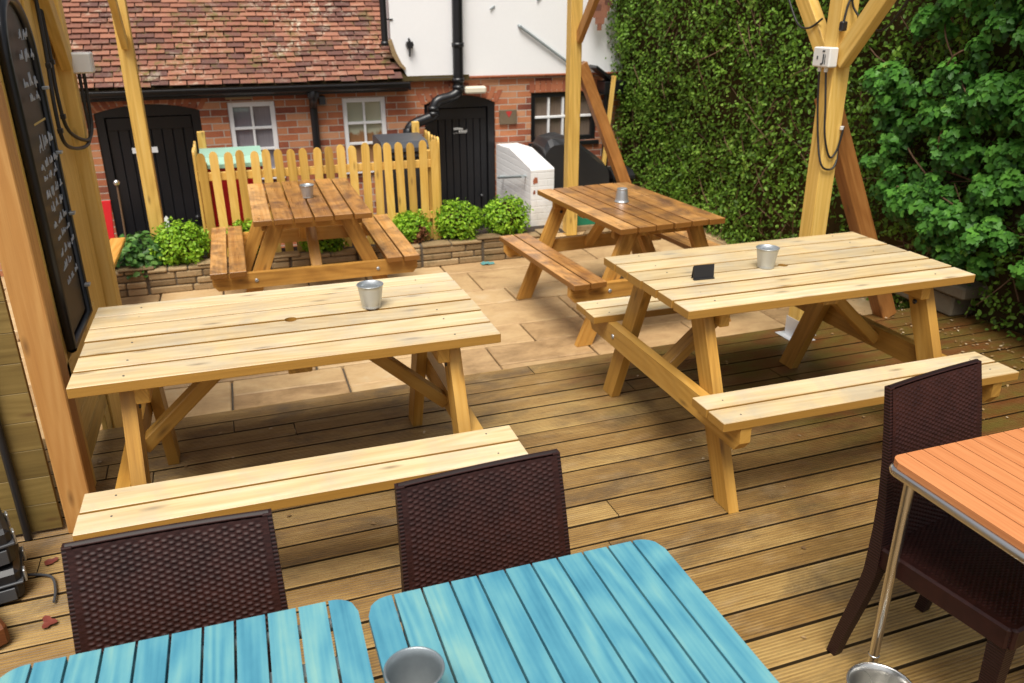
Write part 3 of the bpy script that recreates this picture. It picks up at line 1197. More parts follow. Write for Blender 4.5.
def make_bistro(label, loc, rz, slat_m, frame_m, n, gap, rc, W, D, H, edge=False, group=None):
    t = thing('bistro_table', label, 'table', loc, rz, group)
    rounded_slats(G(), W, D, n, gap, rc, H - .018, .018).build('slatted_top', slat_m, t)

    def ring(off, z, rad):
        pts = []
        for cx, cy, a0 in ((1, 1, 0), (-1, 1, 90), (-1, -1, 180), (1, -1, 270)):
            for q in range(7):
                a = R(a0 + 15 * q)
                pts.append((cx * (W / 2 - rc) + (rc + off) * math.cos(a), cy * (D / 2 - rc) + (rc + off) * math.sin(a), z))
        pts.append(pts[0])
        return pts
    g = G()
    if edge:
        P_ = ring(-.004, H - .031, .0)
        g.tube(P_, .0125, 10, cap=False)
    else:
        g.tube(ring(-.03, H - .029, 0), .0105, 8, cap=False)
    for s in (-1, 1):
        g.bar((-W / 2 + .02, s * D * .27, H - .028), (W / 2 - .02, s * D * .27, H - .028), .03, .016, (0, 1, 0), .002)
    g.build('frame', frame_m, t)
    for sx in (-1, 1):
        for sy in (-1, 1):
            g = G()
            ix, iy = W / 2 - .035, D / 2 - .045
            g.tube([(sx * ix, sy * iy, 0), (sx * ix, sy * iy, .03), (sx * ix, sy * iy, H - .10), (sx * ix, sy * iy, H - .035)], .0135, 14)
            lg = g.build('leg', frame_m, t)
            g = G()
            g.lathe([(.001, 0), (.015, 0), (.0158, .004), (.0158, .028), (.0138, .031)], (sx * ix, sy * iy, .0), 14)
            g.build('foot_cap', frame_m, lg)
            if edge:
                g = G()
                g.lathe([(.0136, 0), (.0155, .001), (.0155, .005), (.0136, .006)], (sx * ix, sy * iy, .115), 14)
                g.build('collar', frame_m, lg)
    return t


make_bistro('bright blue slatted table with a metal bucket on it', (.432, .955, 0), R(.6), MAT['blue'], MAT['grey_metal'], 11, .005, .045, .614, .614, .72, group='blue slatted tables')
make_bistro('bright blue slatted table at bottom left, before the left wicker chair', (-.196, .975, 0), R(-.3), MAT['blue'], MAT['grey_metal'], 11, .0052, .045, .602, .614, .72, group='blue slatted tables')
make_bistro('orange slatted table with polished metal edge and legs', (1.766, 1.066, 0), R(1.0), MAT['orange'], MAT['steel'], 12, .003, .03, .64, .62, .72, edge=True)


# ------------------------------------------------------------------ wicker chairs
def weave_grid(g, fn, nu, nv, wu, wv, amp, pu=.0128, pv=.0062):
    """surface fn(a,b)->(point, normal), a across [0,1], b up [0,1], with woven relief"""
    vs, fs, uv = [], [], []
    for j in range(nv + 1):
        b = j / nv
        y = b * wv
        row = math.floor(y / pv)
        fy = y / pv - row
        py = math.sin(PI * fy)
        for i in range(nu + 1):
            a = i / nu
            x = a * wu
            s = math.sin(2 * PI * x / (2 * pu) + PI * (row % 2))
            h = amp * (py ** .8) * (.25 + .75 * max(min(s * 1.5, 1), -.5))
            if a < .03 or a > .97 or b < .02 or b > .98:
                h *= .2
            p, n = fn(a, b)
            vs.append(Vector(p) + Vector(n) * h)
    for j in range(nv):
        for i in range(nu):
            q = [j * (nu + 1) + i, j * (nu + 1) + i + 1, (j + 1) * (nu + 1) + i + 1, (j + 1) * (nu + 1) + i]
            fs.append(q)
            uv.append([(0, 0)] * 4)
    g.add(vs, fs, uv, .5, True)


def make_chair(label):
    t = thing('wicker_chair', label, 'chair', (0, 0, 0), 0, 'dark brown wicker chairs')
    wb, wt_ = .372, .350
    zb, zt = .40, .854

    def cy(z):          # centre line of backrest, leaning back with height
        u = (z - .40) / .46
        return .165 + .030 * u + .040 * u * u

    def surf(sgn):
        def fn(a, b):
            z = zb + (zt - zb) * b
            w = wb + (wt_ - wb) * b
            x = (a - .5) * w * sgn
            curve = .005 * (1 - (2 * a - 1) ** 2)
            y = cy(z) + curve - sgn * .011
            return (x, y, z), (0, -sgn, .0)
        return fn
    g = G()
    weave_grid(g, surf(1), 170, 300, wb, .46, .0024)
    weave_grid(g, surf(-1), 170, 300, wb, .46, .0024)
    g.build('backrest', MAT['wicker'], t)
    # bound rim along the top of the backrest
    g = G()
    path = []
    for k in range(0, 11):
        a = k / 10
        path.append(((a - .5) * (wt_ + .006), cy(zt) + .005 * (1 - (2 * a - 1) ** 2), zt + .001))
    g.tube(path, .0070, 8)
    g.build('backrest_rim', MAT['rib'], t)
    # seat
    def seat(a, b):
        x = (a - .5) * .375
        y = -.20 + .385 * b
        z = .425 - .006 * math.sin(PI * a) * math.sin(PI * b)
        return (x, y, z), (0, 0, 1)
    g = G()
    weave_grid(g, seat, 150, 240, .40, .385, .0028)
    g.build('seat', MAT['wicker'], t)
    g = G()
    ap = [((-.188, -.20), (.188, -.20)), ((.188, -.20), (.188, .17)), ((.188, .17), (-.188, .17)), ((-.188, .17), (-.188, -.20))]
    for p, q in ap:
        g.bar((p[0], p[1], .3925), (q[0], q[1], .3925), .063, .022, (0, 0, 1), .006)
    g.build('apron', MAT['wicker'], t)
    for s in (-1, 1):
        g = G()
        pts = [(cy(zt), zt + .004, .0085), (cy(.76), .76, .0095), (cy(.66), .66, .0105), (cy(.56), .56, .0125), (cy(.47), .47, .016), (.166, .40, .019), (.166, .34, .019), (.178, .27, .018), (.199, .18, .017), (.222, .08, .016), (.238, 0, .015)]
        vs, fs = [], []
        m = len(pts)
        for i, (y, z, w) in enumerate(pts):
            xo = wt_ / 2 + (.188 - wt_ / 2) * min(1, (zt - z) / .5) + .006 * max(0, (.40 - z) / .4)
            for dx, dy in ((-w, -w), (w, -w), (w, w), (-w, w)):
                vs.append((s * xo + dx, y + dy, z))
        for i in range(m - 1):
            for k in range(4):
                k2 = (k + 1) % 4
                fs.append([i * 4 + k, (i + 1) * 4 + k, (i + 1) * 4 + k2, i * 4 + k2])
        fs.append([0, 1, 2, 3])
        fs.append([4 * m - 1, 4 * m - 2, 4 * m - 3, 4 * m - 4])
        g.add(vs, fs)
        g.build('leg', MAT['rib'], t)
        g = G()
        x = s * .170
        vs, fs = [], []
        for (z, w) in ((.40, .024), (.33, .022), (.2, .019), (0, .016)):
            for dx, dy in ((-w, -w), (w, -w), (w, w), (-w, w)):
                vs.append((x + dx, -.178 + dy, z))
        for i in range(3):
            for k in range(4):
                k2 = (k + 1) % 4
                fs.append([i * 4 + k, (i + 1) * 4 + k, (i + 1) * 4 + k2, i * 4 + k2])
        fs.append([0, 1, 2, 3])
        fs.append([15, 14, 13, 12])
        g.add(vs, fs)
        g.build('leg', MAT['rib'], t)
    return t


ch = make_chair('dark brown wicker chair tucked under the blue table that holds the bucket')
ch.location = (.418, 1.198, 0)
ch.rotation_euler = (0, 0, R(4))
dup(ch, (-.213, 1.178, 0), R(-1.2), 'dark brown wicker chair leftmost, under the bottom left blue table')
dup(ch, (1.712, 1.268, 0), R(9.5), 'dark brown wicker chair at right tucked under the orange table')


# ------------------------------------------------------------------ left screen, posts, chalkboard
ts = thing('timber_screen', 'boarded timber screen wall carrying the chalkboard at far left', 'screen', (0, 0, 0))
g = G()
z = .012
while z < 2.3:
    g.bar((-1.75, 2.885, z + .055), (-.775, 2.885, z + .055), .1075, .022, (0, 0, 1), .0012)
    z += .109
g.build('front_boards', MAT['screen'], ts)
g = G()
z = GZ + .02
while z < 2.3:
    zl = z + .055
    y0 = 2.96
    g.bar((-.735, y0 if zl > 0.06 else 3.72, zl), (-.735, 4.26, zl), .106, .022, (0, 0, 1), .003)
    z += .109
g.build('side_boards', MAT['screen_y'], ts)
g = G()
g.bar((-.7185, 4.03, GZ), (-.7185, 4.03, 2.25), .40, .010, (0, 1, 0), .002)
g.build('cover_plank', MAT['post'], ts)
g = G()
g.bar((-.712, 3.14, 0.002), (-.712, 3.14, 2.25), .09, .02, (0, 1, 0), .002)
g.bar((-.712, 3.14, .50), (-.712, 3.9, .50), .07, .02, (0, 0, 1), .002)
g.build('batten', MAT['post'], ts)
g = G()
g.tube([(-.885, 2.855, 0), (-.885, 2.855, 2.25)], .013, 10)
tag(g.build('black_pole', MAT['black_plastic']), 'slim black pole standing against the boarded screen', 'pole')

t = thing('timber_post', 'orange toned timber post nearest the camera at far left', 'post', (-.705, 2.885, 0), 0, 'square timber pergola posts')
g = G()
g.box((-.048, -.045, 0), (.048, .065, 2.35), .004)
g.build('shaft', MAT['post_orange'], t)

t = thing('timber_post', 'yellow timber post with white electrical box and black cables beside chalkboard', 'post', (-.705, 4.30, GZ), 0, 'square timber pergola posts')
g = G()
g.box((-.05, -.045, 0), (.045, .055, 2.5), .004)
g.build('shaft', MAT['post'], t)
g = G()
g.bar((.03, -.05, 1.72), (.03, -.55, 2.36), .09, .045, (0, 1, 1), .003)
g.build('brace', MAT['post'], t)
g = G()
g.box((.02, -.005, 1.675), (.125, .085, 1.765), .006)
g.box((.024, -.010, 1.68), (.121, -.004, 1.76), .002)
g.build('electrical_box', MAT['box_white'], t)


def smooth_path(pts, n=8):
    pts = [Vector(p) for p in pts]
    out = []
    for i in range(len(pts) - 1):
        p0 = pts[max(i - 1, 0)]
        p1, p2 = pts[i], pts[i + 1]
        p3 = pts[min(i + 2, len(pts) - 1)]
        for k in range(n):
            u = k / n
            out.append(.5 * ((2 * p1) + (p2 - p0) * u + (2 * p0 - 5 * p1 + 4 * p2 - p3) * u * u + (3 * p1 - p0 - 3 * p2 + p3) * u ** 3))
    out.append(pts[-1])
    return out


zo = -GZ
for k, pts in enumerate((
        [(.012, -.33, 2.1), (.012, -.36, 1.80), (.012, -.42, 1.56), (.02, -.40, 1.42), (.05, -.16, 1.37), (.06, .0, 1.40), (.06, .02, 1.52), (.06, .03, 1.68)],
        [(.012, -.28, 2.1), (.012, -.28, 1.80), (.012, -.31, 1.60), (.02, -.27, 1.46), (.055, -.08, 1.39), (.07, .02, 1.43), (.075, .035, 1.55), (.08, .03, 1.68)])):
    g = G()
    g.tube(smooth_path(pts), .008, 8)
    for q in (2, 10, 20):
        p = smooth_path(pts)[q]
        g.box((p.x - .008, p.y - .014, p.z - .010), (p.x + .012, p.y + .014, p.z + .010), .002)
    g.build('cable', MAT['cable'], t)

# chalkboard on the screen, facing the deck (+x)
t = thing('chalkboard', 'tall arched black chalkboard with chalk writing on the timber screen', 'chalkboard', (-.70, 3.41, .58))


def arch_pts(w, h, rise, k=14):
    pts = [(-w / 2, 0), (w / 2, 0), (w / 2, h - rise)]
    for q in range(1, k):
        a = PI * q / k
        pts.append((w / 2 * math.cos(a), h - rise + rise * math.sin(a)))
    pts.append((-w / 2, h - rise))
    return pts


outer = arch_pts(.43, 1.22, .20)
inner = arch_pts(.37, 1.16, .175)
g = G()
g.prism(arch_pts(.39, 1.18, .185), (0, 0, .02), (0, 1, 0), (0, 0, 1), (1, 0, 0), .012)
g.build('slate', MAT['board'], t)
g = G()
path = [Vector((.016, a, b)) for a, b in outer]
path.append(path[0])
g.tube(path, .019, 8, cap=False)
g.build('frame', MAT['black_paint'], t)
g = G()


def scribble(y0, y1, z, hgt, seed):
    rr = random.Random(seed)
    y = y0
    x = .0335
    while y < y1:
        wl = rr.uniform(.05, .09)
        n = max(4, int(wl / .008))
        pts = []
        for q in range(n):
            pts.append((x, y + q * .008 + rr.uniform(-.003, .003), z + (hgt if q % 2 else 0) * rr.uniform(.2, 1.0) - (.3 * hgt if rr.random() < .12 else 0)))
        g = G()
        g.tube(smooth_path(pts, 4), .0018, 4)
        g.build('chalk_word', MAT['chalk'], t)
        y += wl + .02


for row, (zc, a, b, hh) in enumerate([(1.09, -.05, .06, .03), (1.02, -.09, .09, .035), (.93, -.12, .11, .045), (.88, -.07, .08, .03), (.72, -.10, .09, .045), (.65, -.14, .12, .03), (.61, -.13, .13, .03),
                                      (.55, -.15, .12, .03), (.50, -.12, .10, .028), (.44, -.14, .08, .03), (.39, -.12, .11, .028), (.33, -.13, .10, .03), (.28, -.14, .05, .028), (.22, -.12, .09, .025)]):
    scribble(a, b, zc, hh, row + 3)
g = G()
g.box((.0325, -.10, .80), (.0345, .10, .807), .0004)
g.build('divider_line', MAT['gold'], t)
g = G()
for zc in (.12, .42, .66, .9):
    g.box((.03, .17, zc), (.052, .20, zc + .012), .002)
g.build('clip', MAT['galv'], t)

# rear left post and the posts on the hedge side
t = thing('timber_post', 'yellow timber post standing in the planter before the left black door', 'post', (-.655, 6.62, GZ), 0, 'square timber pergola posts')
g = G()
g.box((-.05, -.05, 0), (.05, .05, 2.5), .004)
g.build('shaft', MAT['post'], t)
g = G()
g.bar((.0, -.05, 1.72), (.0, -.72, 2.40), .045, .09, (1, 0, 0), .003)
g.build('brace', MAT['post'], t)

t = thing('timber_post', 'yellow timber post between the white parapet and black covered barbecue', 'post', (2.83, 6.80, GZ), 0, 'square timber pergola posts')
g = G()
g.box((-.055, -.05, 0), (.05, .05, 2.5), .004)
g.build('shaft', MAT['post'], t)
g = G()
g.bar((.02, -.045, 1.70), (.02, -.75, 2.42), .045, .09, (1, 0, 0), .003)
g.build('brace', MAT['post_orange'], t)
g = G()
g.bar((.06, .0, 1.50), (.735, .02, -.0), .10, .09, (1, 0, .4), .004)
pr = g.build('prop', MAT['prop'], t)
pr['label'] = 'reddish brown raking prop'

t = thing('timber_post', 'yellow timber post with grey control box and cables on galvanised shoe', 'post', (2.935, 3.60, 0), 0, 'square timber pergola posts')
g = G()
g.box((-.05, -.05, .10), (.05, .05, 2.35), .004)
g.build('shaft', MAT['post'], t)
for s in (-1, 1):
    g = G()
    g.bar((-.012, s * .045, 1.50), (-.012, s * .60, 2.18), .09, .06, (0, 1, 0), .003)
    g.build('brace', MAT['post'], t)
g = G()
g.box((.052, -.03, -.0), (.10, .06, .003), .001)
for s in (-1, 1):
    g.prism([(-.055, .003), (.055, .003), (.055, .115), (-.055, .115)], (s * .0515 - (0 if s > 0 else .003), 0, 0), (0, 1, 0), (0, 0, 1), (1, 0, 0), .003)
    g.prism([(-.054, .003), (.054, .003), (.054, .115), (-.054, .115)], (0, s * .0515 - (0 if s > 0 else .003), 0), (1, 0, 0), (0, 0, 1), (0, 1, 0), .003)
g.box((-.095, -.09, 0.0), (.051, .09, .0031), .001)
g.build('post_shoe', plain('bright_zinc_shoe', (.66, .68, .70), .4, .35, var=.08), t)
g = G()
g.bar((.06, .11, 1.32), (.72, .12, -.0), .10, .095, (1, 0, .4), .004)
pr = g.build('prop', MAT['prop'], t)
pr['label'] = 'reddish brown raking prop'
# control box, on the face towards the tables (-y)
g = G()
g.box((-.105, -.075, 1.475), (-.052, .055, 1.570), .006)
eb = g.build('control_box', MAT['box_white'], t)
for (ya, za, yb_, zb2) in ((.010, 1.512, .020, 1.528), (-.034, 1.492, -.025, 1.538), (-.0245, 1.486, -.012, 1.495), (-.038, 1.548, -.020, 1.556), (-.046, 1.490, -.041, 1.536)):
    g = G()
    g.box((-.1075, ya, za), (-.1045, yb_, zb2), .001)
    g.build('printed_mark', MAT['ink'], eb)
for yy in (.02, -.03):
    g = G()
    g.tube([(-.08, yy, 1.476), (-.08, yy, 1.452)], .010, 8)
    g.build('gland', MAT['box_white'], eb)
for pts in ([(-.08, .02, 1.455), (-.072, .01, 1.30), (-.064, -.02, 1.12), (-.060, -.062, 1.0), (-.01, -.063, .965), (.03, -.063, .985), (.062, -.03, 1.06), (.066, 0, 1.25), (.066, .02, 1.6), (.066, .02, 2.2)],
            [(-.08, -.03, 1.455), (-.072, -.05, 1.30), (-.058, -.062, 1.14), (-.01, -.062, 1.03), (.028, -.062, 1.06), (.045, -.062, 1.13), (.052, -.062, 1.18)],
            [(-.012, -.062, 1.80), (-.03, -.064, 1.76), (-.045, -.07, 1.69)],
            [(-.012, -.062, 1.80), (.01, -.07, 1.74), (.05, -.14, 1.665), (.05, -.25, 1.66), (.03, -.40, 1.80), (.03, -.58, 2.05)],
            [(-.055, .40, 1.83), (-.055, .28, 1.68), (-.055, .18, 1.655), (-.04, .10, 1.70)]):
    g = G()
    g.tube(smooth_path(pts), .0055, 7)
    g.build('cable', MAT['cable'], t)
g = G()
g.box((-.062, -.085, 1.645), (-.030, -.056, 1.69), .005)
g.build('plug', MAT['black_plastic'], t)
g = G()
g.box((.036, -.066, 1.165), (.054, -.052, 1.185), .002)
g.box((.058, -.41, 1.79), (.066, -.39, 1.80), .002)
g.build('cable_clip', MAT['box_white'], t)

# wooden bench at far left
t = thing('wooden_bench', 'glossy orange wooden bench against left side behind the chalkboard screen', 'bench', (0, 0, GZ))
g = G()
for k in range(3):
    x = -.872 - k * .105
    g.bar((x, 4.75, .455), (x, 6.12, .455), .098, .03, (1, 0, 0), .004)
g.build('seat', MAT['bench'], t)
for y in (4.95, 5.95):
    for x in (-.97, -1.09):
        g = G()
        g.box((x - .03, y - .03, 0), (x + .03, y + .03, .438), .003)
        g.build('leg', MAT['bench'], t)
g = G()
g.prism([(0, 0), (.16, 0), (.19, .42), (-.03, .42)], (-1.19, 7.0, -.05), (1, 0, 0), (0, 0, 1), (0, 1, 0), .03)
tag(g.build('red_board', MAT['red_plastic']), 'dark red board leaning upright left of the left black door', 'board')

# black cases at lower left
t = thing('storage_case', 'black case with grey clasps, lower of two stacked at far left', 'case', (-.93, 2.58, .0), R(12), 'black cases stacked by the screen')


def case(t, h, w=.17, d_=.20):
    g = G()
    g.box((-w / 2, -d_ / 2, .0), (w / 2, d_ / 2, h), .014)
    g.build('shell', MAT['black_plastic'], t)
    g = G()
    g.box((-w / 2 - .006, -d_ / 2 - .006, h * .55), (w / 2 + .006, d_ / 2 + .006, h * .62), .002)
    g.build('seam', MAT['grey_plastic'], t)
    for s in (-1, 1):
        g = G()
        g.box((w / 2 + .0062, s * d_ * .3 - .014, h * .40), (w / 2 + .014, s * d_ * .3 + .014, h * .78), .003)
        g.build('clasp', MAT['galv'], t)
    g = G()
    g.box((-w * .38, -d_ / 2 - .012, h * .12), (w * .38, -d_ / 2 - .0062, h * .5), .002)
    g.build('side_panel', MAT['grey_plastic'], t)


case(t, .115)
t = thing('storage_case', 'black case with grey clasps, upper of two stacked at far left', 'case', (-.945, 2.595, .118), R(20), 'black cases stacked by the screen')
case(t, .13)
g = G()
g.tube(smooth_path([(-.87, 2.62, .012), (-.80, 2.60, .012), (-.76, 2.57, .012), (-.74, 2.50, .010), (-.735, 2.44, .009)]), .0045, 8)
tag(g.build('cord', MAT['grey_plastic']), 'short grey cord lying on the deck beside the black cases', 'cord')
g = G()
g.bar((-1.02, 2.52, .04), (-.86, 2.26, .04), .09, .075, (1, 0, 0), .012)
tag(g.build('timber_offcut', wood('dark_offcut', (.10, .03, .01), (.20, .065, .02), (.28, .11, .035))), 'reddish brown timber offcut lying on the deck at far left', 'timber offcut')


def dead_leaf(x, y, s, rz, label):
    pts = []
    g = G()
    vs = [(0, 0, .004)]
    k = 12
    for i in range(k):
        a = 2 * PI * i / k
        r_ = s * (.75 + .25 * math.cos(3 * a) + .1 * random.random())
        vs.append((r_ * math.cos(a), r_ * .7 * math.sin(a), .004 + .008 * random.random()))
    g.add(vs, [[0, 1 + i, 1 + (i + 1) % k] for i in range(k)], None, .5, True)
    o = g.build('fallen_leaf', MAT['red_leaf'])
    o.location = (x, y, 0)
    o.rotation_euler = (0, 0, rz)
    tag(o, label, 'leaf', 'red leaves on the deck')


dead_leaf(-.785, 2.675, .028, .4, 'small red fallen leaf on deck near the foot of the screen')
dead_leaf(-.735, 2.345, .036, 2.0, 'larger red fallen leaf on deck beside the left wicker chair')

# teal cloth scrap on the patio
g = G()
n = 9
vs = []
for j in range(n):
    for i in range(n):
        x, y = (i / (n - 1) - .5) * .11, (j / (n - 1) - .5) * .07
        vs.append((x, y, .004 + .03 * abs(nz(x * 22, y * 22, 3.1))))
g.add(vs, [[j * n + i, j * n + i + 1, (j + 1) * n + i + 1, (j + 1) * n + i] for j in range(n - 1) for i in range(n - 1)], None, .5, True)
o = tag(g.build('cloth_scrap', MAT['teal']), 'crumpled teal cloth scrap at the foot of the stone planter', 'cloth')
o.location = (1.83, 6.14, GZ)

# ------------------------------------------------------------------ picket fence and bins
t = thing('picket_fence', 'yellow pine picket fence screening the bins behind the shrubs', 'fence', (0, 0, 0))


def picket(cx, cy, along, z0, z1, w=.062):
    a = Vector(along)
    nrm = Vector((-a.y, a.x, 0))
    pts = [(-w / 2, z0), (w / 2, z0), (w / 2, z1 - w * .5)]
    for q in range(1, 6):
        an = PI * q / 6
        pts.append((w / 2 * math.cos(an), z1 - w * .5 + w * .62 * math.sin(an)))
    pts.append((-w / 2, z1 - w * .5))
    g = G()
    lean = random.uniform(-.012, .012)
    # grain up: first axis vertical
    g.prism([(b, c) for c, b in pts], (cx, cy, 0), (lean * a.x, lean * a.y, 1), a, nrm, .017)
    return g.build('picket', MAT['picket'], t)


x = -.262
i = 0
while x < 1.54:
    picket(x, 6.47, (1, 0, 0), -.03, .775 + random.uniform(-.008, .012))
    x += .0925
for k in range(5):
    picket(1.535, 6.54 + k * .105, (0, -1, 0), -.03, .79 + random.uniform(-.008, .008))
    picket(-.305, 6.54 + k * .105, (0, 1, 0), -.03, .79 + random.uniform(-.008, .008))
for z in (.18, .60):
    g = G()
    g.bar((-.30, 6.458 + .045, z), (1.52, 6.458 + .045, z), .062, .03, (0, 0, 1), .003)
    g.build('rail', MAT['picket'], t)
    for xx in (-.328, 1.513):
        g = G()
        g.bar((xx + .038 - .02, 6.53, z), (xx + .038 - .02, 7.06, z), .055, .028, (0, 0, 1), .003)
        g.build('rail', MAT['picket'], t)
for (xx, yy, h) in ((-.262, 6.54, .70), (1.48, 6.54, .70), (-.262, 7.07, .86), (1.48, 7.07, .86)):
    g = G()
    g.box((xx - .03, yy - .018, GZ), (xx + .03, yy + .03, h), .004)
    g.build('post', MAT['picket'], t)


def wheelie(label, loc, w, d_, h, body_m, lid_m):
    t = thing('wheelie_bin', label, 'bin', loc, 0)
    g = G()
    b = .82
    vs = []
    for (s, z) in ((b, 0), (1, h)):
        for sx, sy in ((-1, -1), (1, -1), (1, 1), (-1, 1)):
            vs.append((sx * w / 2 * s, sy * d_ / 2 * s, z))
    g.add(vs, [[3, 2, 1, 0], [0, 1, 5, 4], [1, 2, 6, 5], [2, 3, 7, 6], [3, 0, 4, 7]])
    g.box((-w / 2 - .012, -d_ / 2 - .012, h - .05), (w / 2 + .012, d_ / 2 + .012, h), .008)
    g.build('body', body_m, t)
    g = G()
    pts = [(-d_ / 2 - .03, 0), (d_ / 2 + .02, 0), (d_ / 2 + .02, .075), (d_ / 2 - .06, .095), (-d_ / 2 + .03, .075), (-d_ / 2 - .03, .03)]
    g.prism(pts, (-w / 2 - .02, 0, h + .003), (0, 1, 0), (0, 0, 1), (1, 0, 0), w + .04)
    g.build('lid', lid_m, t)
    for s in (-1, 1):
        g = G()
        g.tube([(s * w * .32 - .02, d_ / 2 - .02, .07), (s * w * .32 + .02, d_ / 2 - .02, .07)], .07, 16)
        g.build('wheel', MAT['black_plastic'], t)
    return t


wheelie('red wheelie bin with pale green lid behind the picket fence', (-.055, 6.80, GZ), .42, .44, .83, MAT['red_plastic'], MAT['green_plastic'])
wheelie('charcoal wheelie bin behind right end of the picket fence', (1.29, 6.82, GZ), .34, .42, .87, MAT['bin_grey'], MAT['bin_grey'])

# ------------------------------------------------------------------ white parapet with handrail
t = thing('parapet_wall', 'white painted brick parapet wall beside the steps to the black door', 'wall', (0, 0, 0))
g = G()
prof = [(7.20, YZ), (8.285, YZ), (8.285, .44), (7.84, .46), (7.80, .455), (7.215, .362), (7.20, .35)]
g.prism(prof, (2.585, 0, 0), (0, 1, 0), (0, 0, 1), (1, 0, 0), .235)
g.build('masonry', MAT['white_brick'], t)
g = G()
for (y, z, w, h) in ((7.197, .22, .045, .06), (7.197, .12, .022, .04)):
    g.prism([(0, 0), (w, .01), (w * .9, h), (w * .3, h * 1.05), (-w * .1, h * .5)], (2.61, y, z), (1, 0, 0), (0, 0, 1), (0, 1, 0), .004)
g.build('bare_brick_patch', MAT['soldier'], t)
g = G()
g.tube([(2.585, 8.02, .15), (2.53, 8.02, .15)], .012, 8)
g.tube([(2.53, 8.05, .135), (2.53, 7.28, .285)], .014, 10)
g.tube([(2.585, 7.34, .275), (2.53, 7.34, .275)], .012, 8)
g.build('handrail', MAT['grey_metal'], t)

# ------------------------------------------------------------------ covered barbecue and small bin
t = thing('covered_barbecue', 'barbecue under a creased black vinyl cover below the window', 'barbecue', (3.20, 7.75, GZ), R(-4))
g = G()
prof = [(-.33, .0), (-.34, .30), (-.335, .55), (-.325, .68), (-.28, .75), (-.12, .765), (.02, .73), (.16, .62), (.28, .51), (.335, .44), (.345, .28), (.34, 0)]
n1, n2 = 26, 7
vs, fs = [], []


def bbq(a, b):
    # a around the section 0..1, b along depth 0..1
    k = a * (len(prof) - 1)
    i = min(int(k), len(prof) - 2)
    f = k - i
    x = prof[i][0] * (1 - f) + prof[i + 1][0] * f
    z = prof[i][1] * (1 - f) + prof[i + 1][1] * f
    y = (b - .5) * .50
    e = abs(2 * b - 1)
    z *= 1 - .07 * (max(0, e - .7) / .3) ** 2
    w = .018 * nz(x * 7, y * 5, z * 6) + .012 * math.sin(x * 30 + z * 14 + y * 8)
    return (x * (1 + w), y, z + w * .7)


for j in range(n2 + 1):
    for i in range(n1 + 1):
        vs.append(bbq(i / n1, j / n2))
fs = [[j * (n1 + 1) + i, j * (n1 + 1) + i + 1, (j + 1) * (n1 + 1) + i + 1, (j + 1) * (n1 + 1) + i][::-1] for j in range(n2) for i in range(n1)]
fs.append(list(range(n1 + 1)))
fs.append([n2 * (n1 + 1) + i for i in range(n1 + 1)][::-1])
g.add(vs, fs, None, .5, False)
g.build('cover', MAT['cover'], t)
g = G()
for sx in (-.27, .29):
    for sy in (-.2, .2):
        g.tube([(sx, sy, 0), (sx, sy, .1)], .02, 8)
g.build('castor', MAT['black_plastic'], t)
wb_ = wheelie('small black bin beside the covered barbecue under the hedge', (3.69, 7.62, GZ), .20, .24, .33, MAT['black_plastic'], MAT['black_plastic'])
g = G()
g.bar((3.60, 7.62, 1.14), (3.455, 7.56, GZ), .04, .03, (1, 0, 0), .003)
tag(g.build('timber_pole', MAT['post']), 'thin yellow timber pole leaning between black window and hedge', 'pole')
# loose stones behind the middle post
for k, (x, y, s) in enumerate(((2.98, 6.62, .09), (3.12, 6.70, .07))):
    g = G()
    g.lathe([(.002, 0), (s * .8, .005), (s, s * .35), (s * .75, s * .7), (.002, s * .78)], (0, 0, 0), 9)
    for i, v in enumerate(g.V):
        q = 1 + .3 * nz(v[0] * 14 + k * 5, v[1] * 14, v[2] * 14)
        g.V[i] = (v[0] * q, v[1] * q * .8, v[2] * q)
    o = tag(g.build('garden_stone', MAT['stone']), ['larger tan stone on the patio beside the middle yellow post', 'smaller tan stone right of the middle yellow post'][k], 'stone')
    o.location = (x, y, GZ)
t = thing('planter_trough', 'green trough on low stones seen under the stained table near hedge', 'trough', (3.02, 6.95, GZ))
g = G()
g.prism([(-.13, 0), (.13, 0), (.16, .16), (-.16, .16)], (0, -.09, .06), (1, 0, 0), (0, 0, 1), (0, 1, 0), .18)
m_ = plain('green_trough_plastic', (.02, .22, .12), .4)
g.build('tub', m_, t)
g = G()
g.box((-.15, -.1, 0), (.15, .1, .058), .008)
g.build('stone_base', MAT['stone'], t)

# ------------------------------------------------------------------ the house
house = thing('brick_house', 'red brick house with clay tiled roof and white rendered upper wall', 'house', (0, 0, 0))
YB = 8.30
X0, X1, Z0, Z1 = -3.4, 4.6, YZ, 1.12
D1 = (-1.185, -.291, YZ, .90, .968)
D2 = (1.835, 2.583, YZ, .863, .945)
W1 = (-.042, .388, .27, .955)
W2 = (1.022, 1.448, .27, .957)
W3 = (2.978, 3.729, .43, .940)
ops = [(D1[0], D1[1], D1[2], D1[4]), (D2[0], D2[1], D2[2], D2[4]), W1, W2, W3]


def quad(g, p):
    n = (Vector(p[1]) - Vector(p[0])).cross(Vector(p[2]) - Vector(p[0]))
    if abs(n.y) > max(abs(n.x), abs(n.z)):
        uv = [(a[0], a[2]) for a in p]
    elif abs(n.x) > abs(n.z):
        uv = [(a[1], a[2]) for a in p]
    else:
        uv = [(a[0], a[1]) for a in p]
    g.add(p, [list(range(len(p)))], [uv])


def arch_z(x, D):
    x0, x1, _, zs, za = D
    c = (x0 + x1) / 2
    h = (x1 - x0) / 2
    rise = za - zs
    rad = (h * h + rise * rise) / (2 * rise)
    return za - rad + math.sqrt(max(0, rad * rad - (x - c) ** 2))


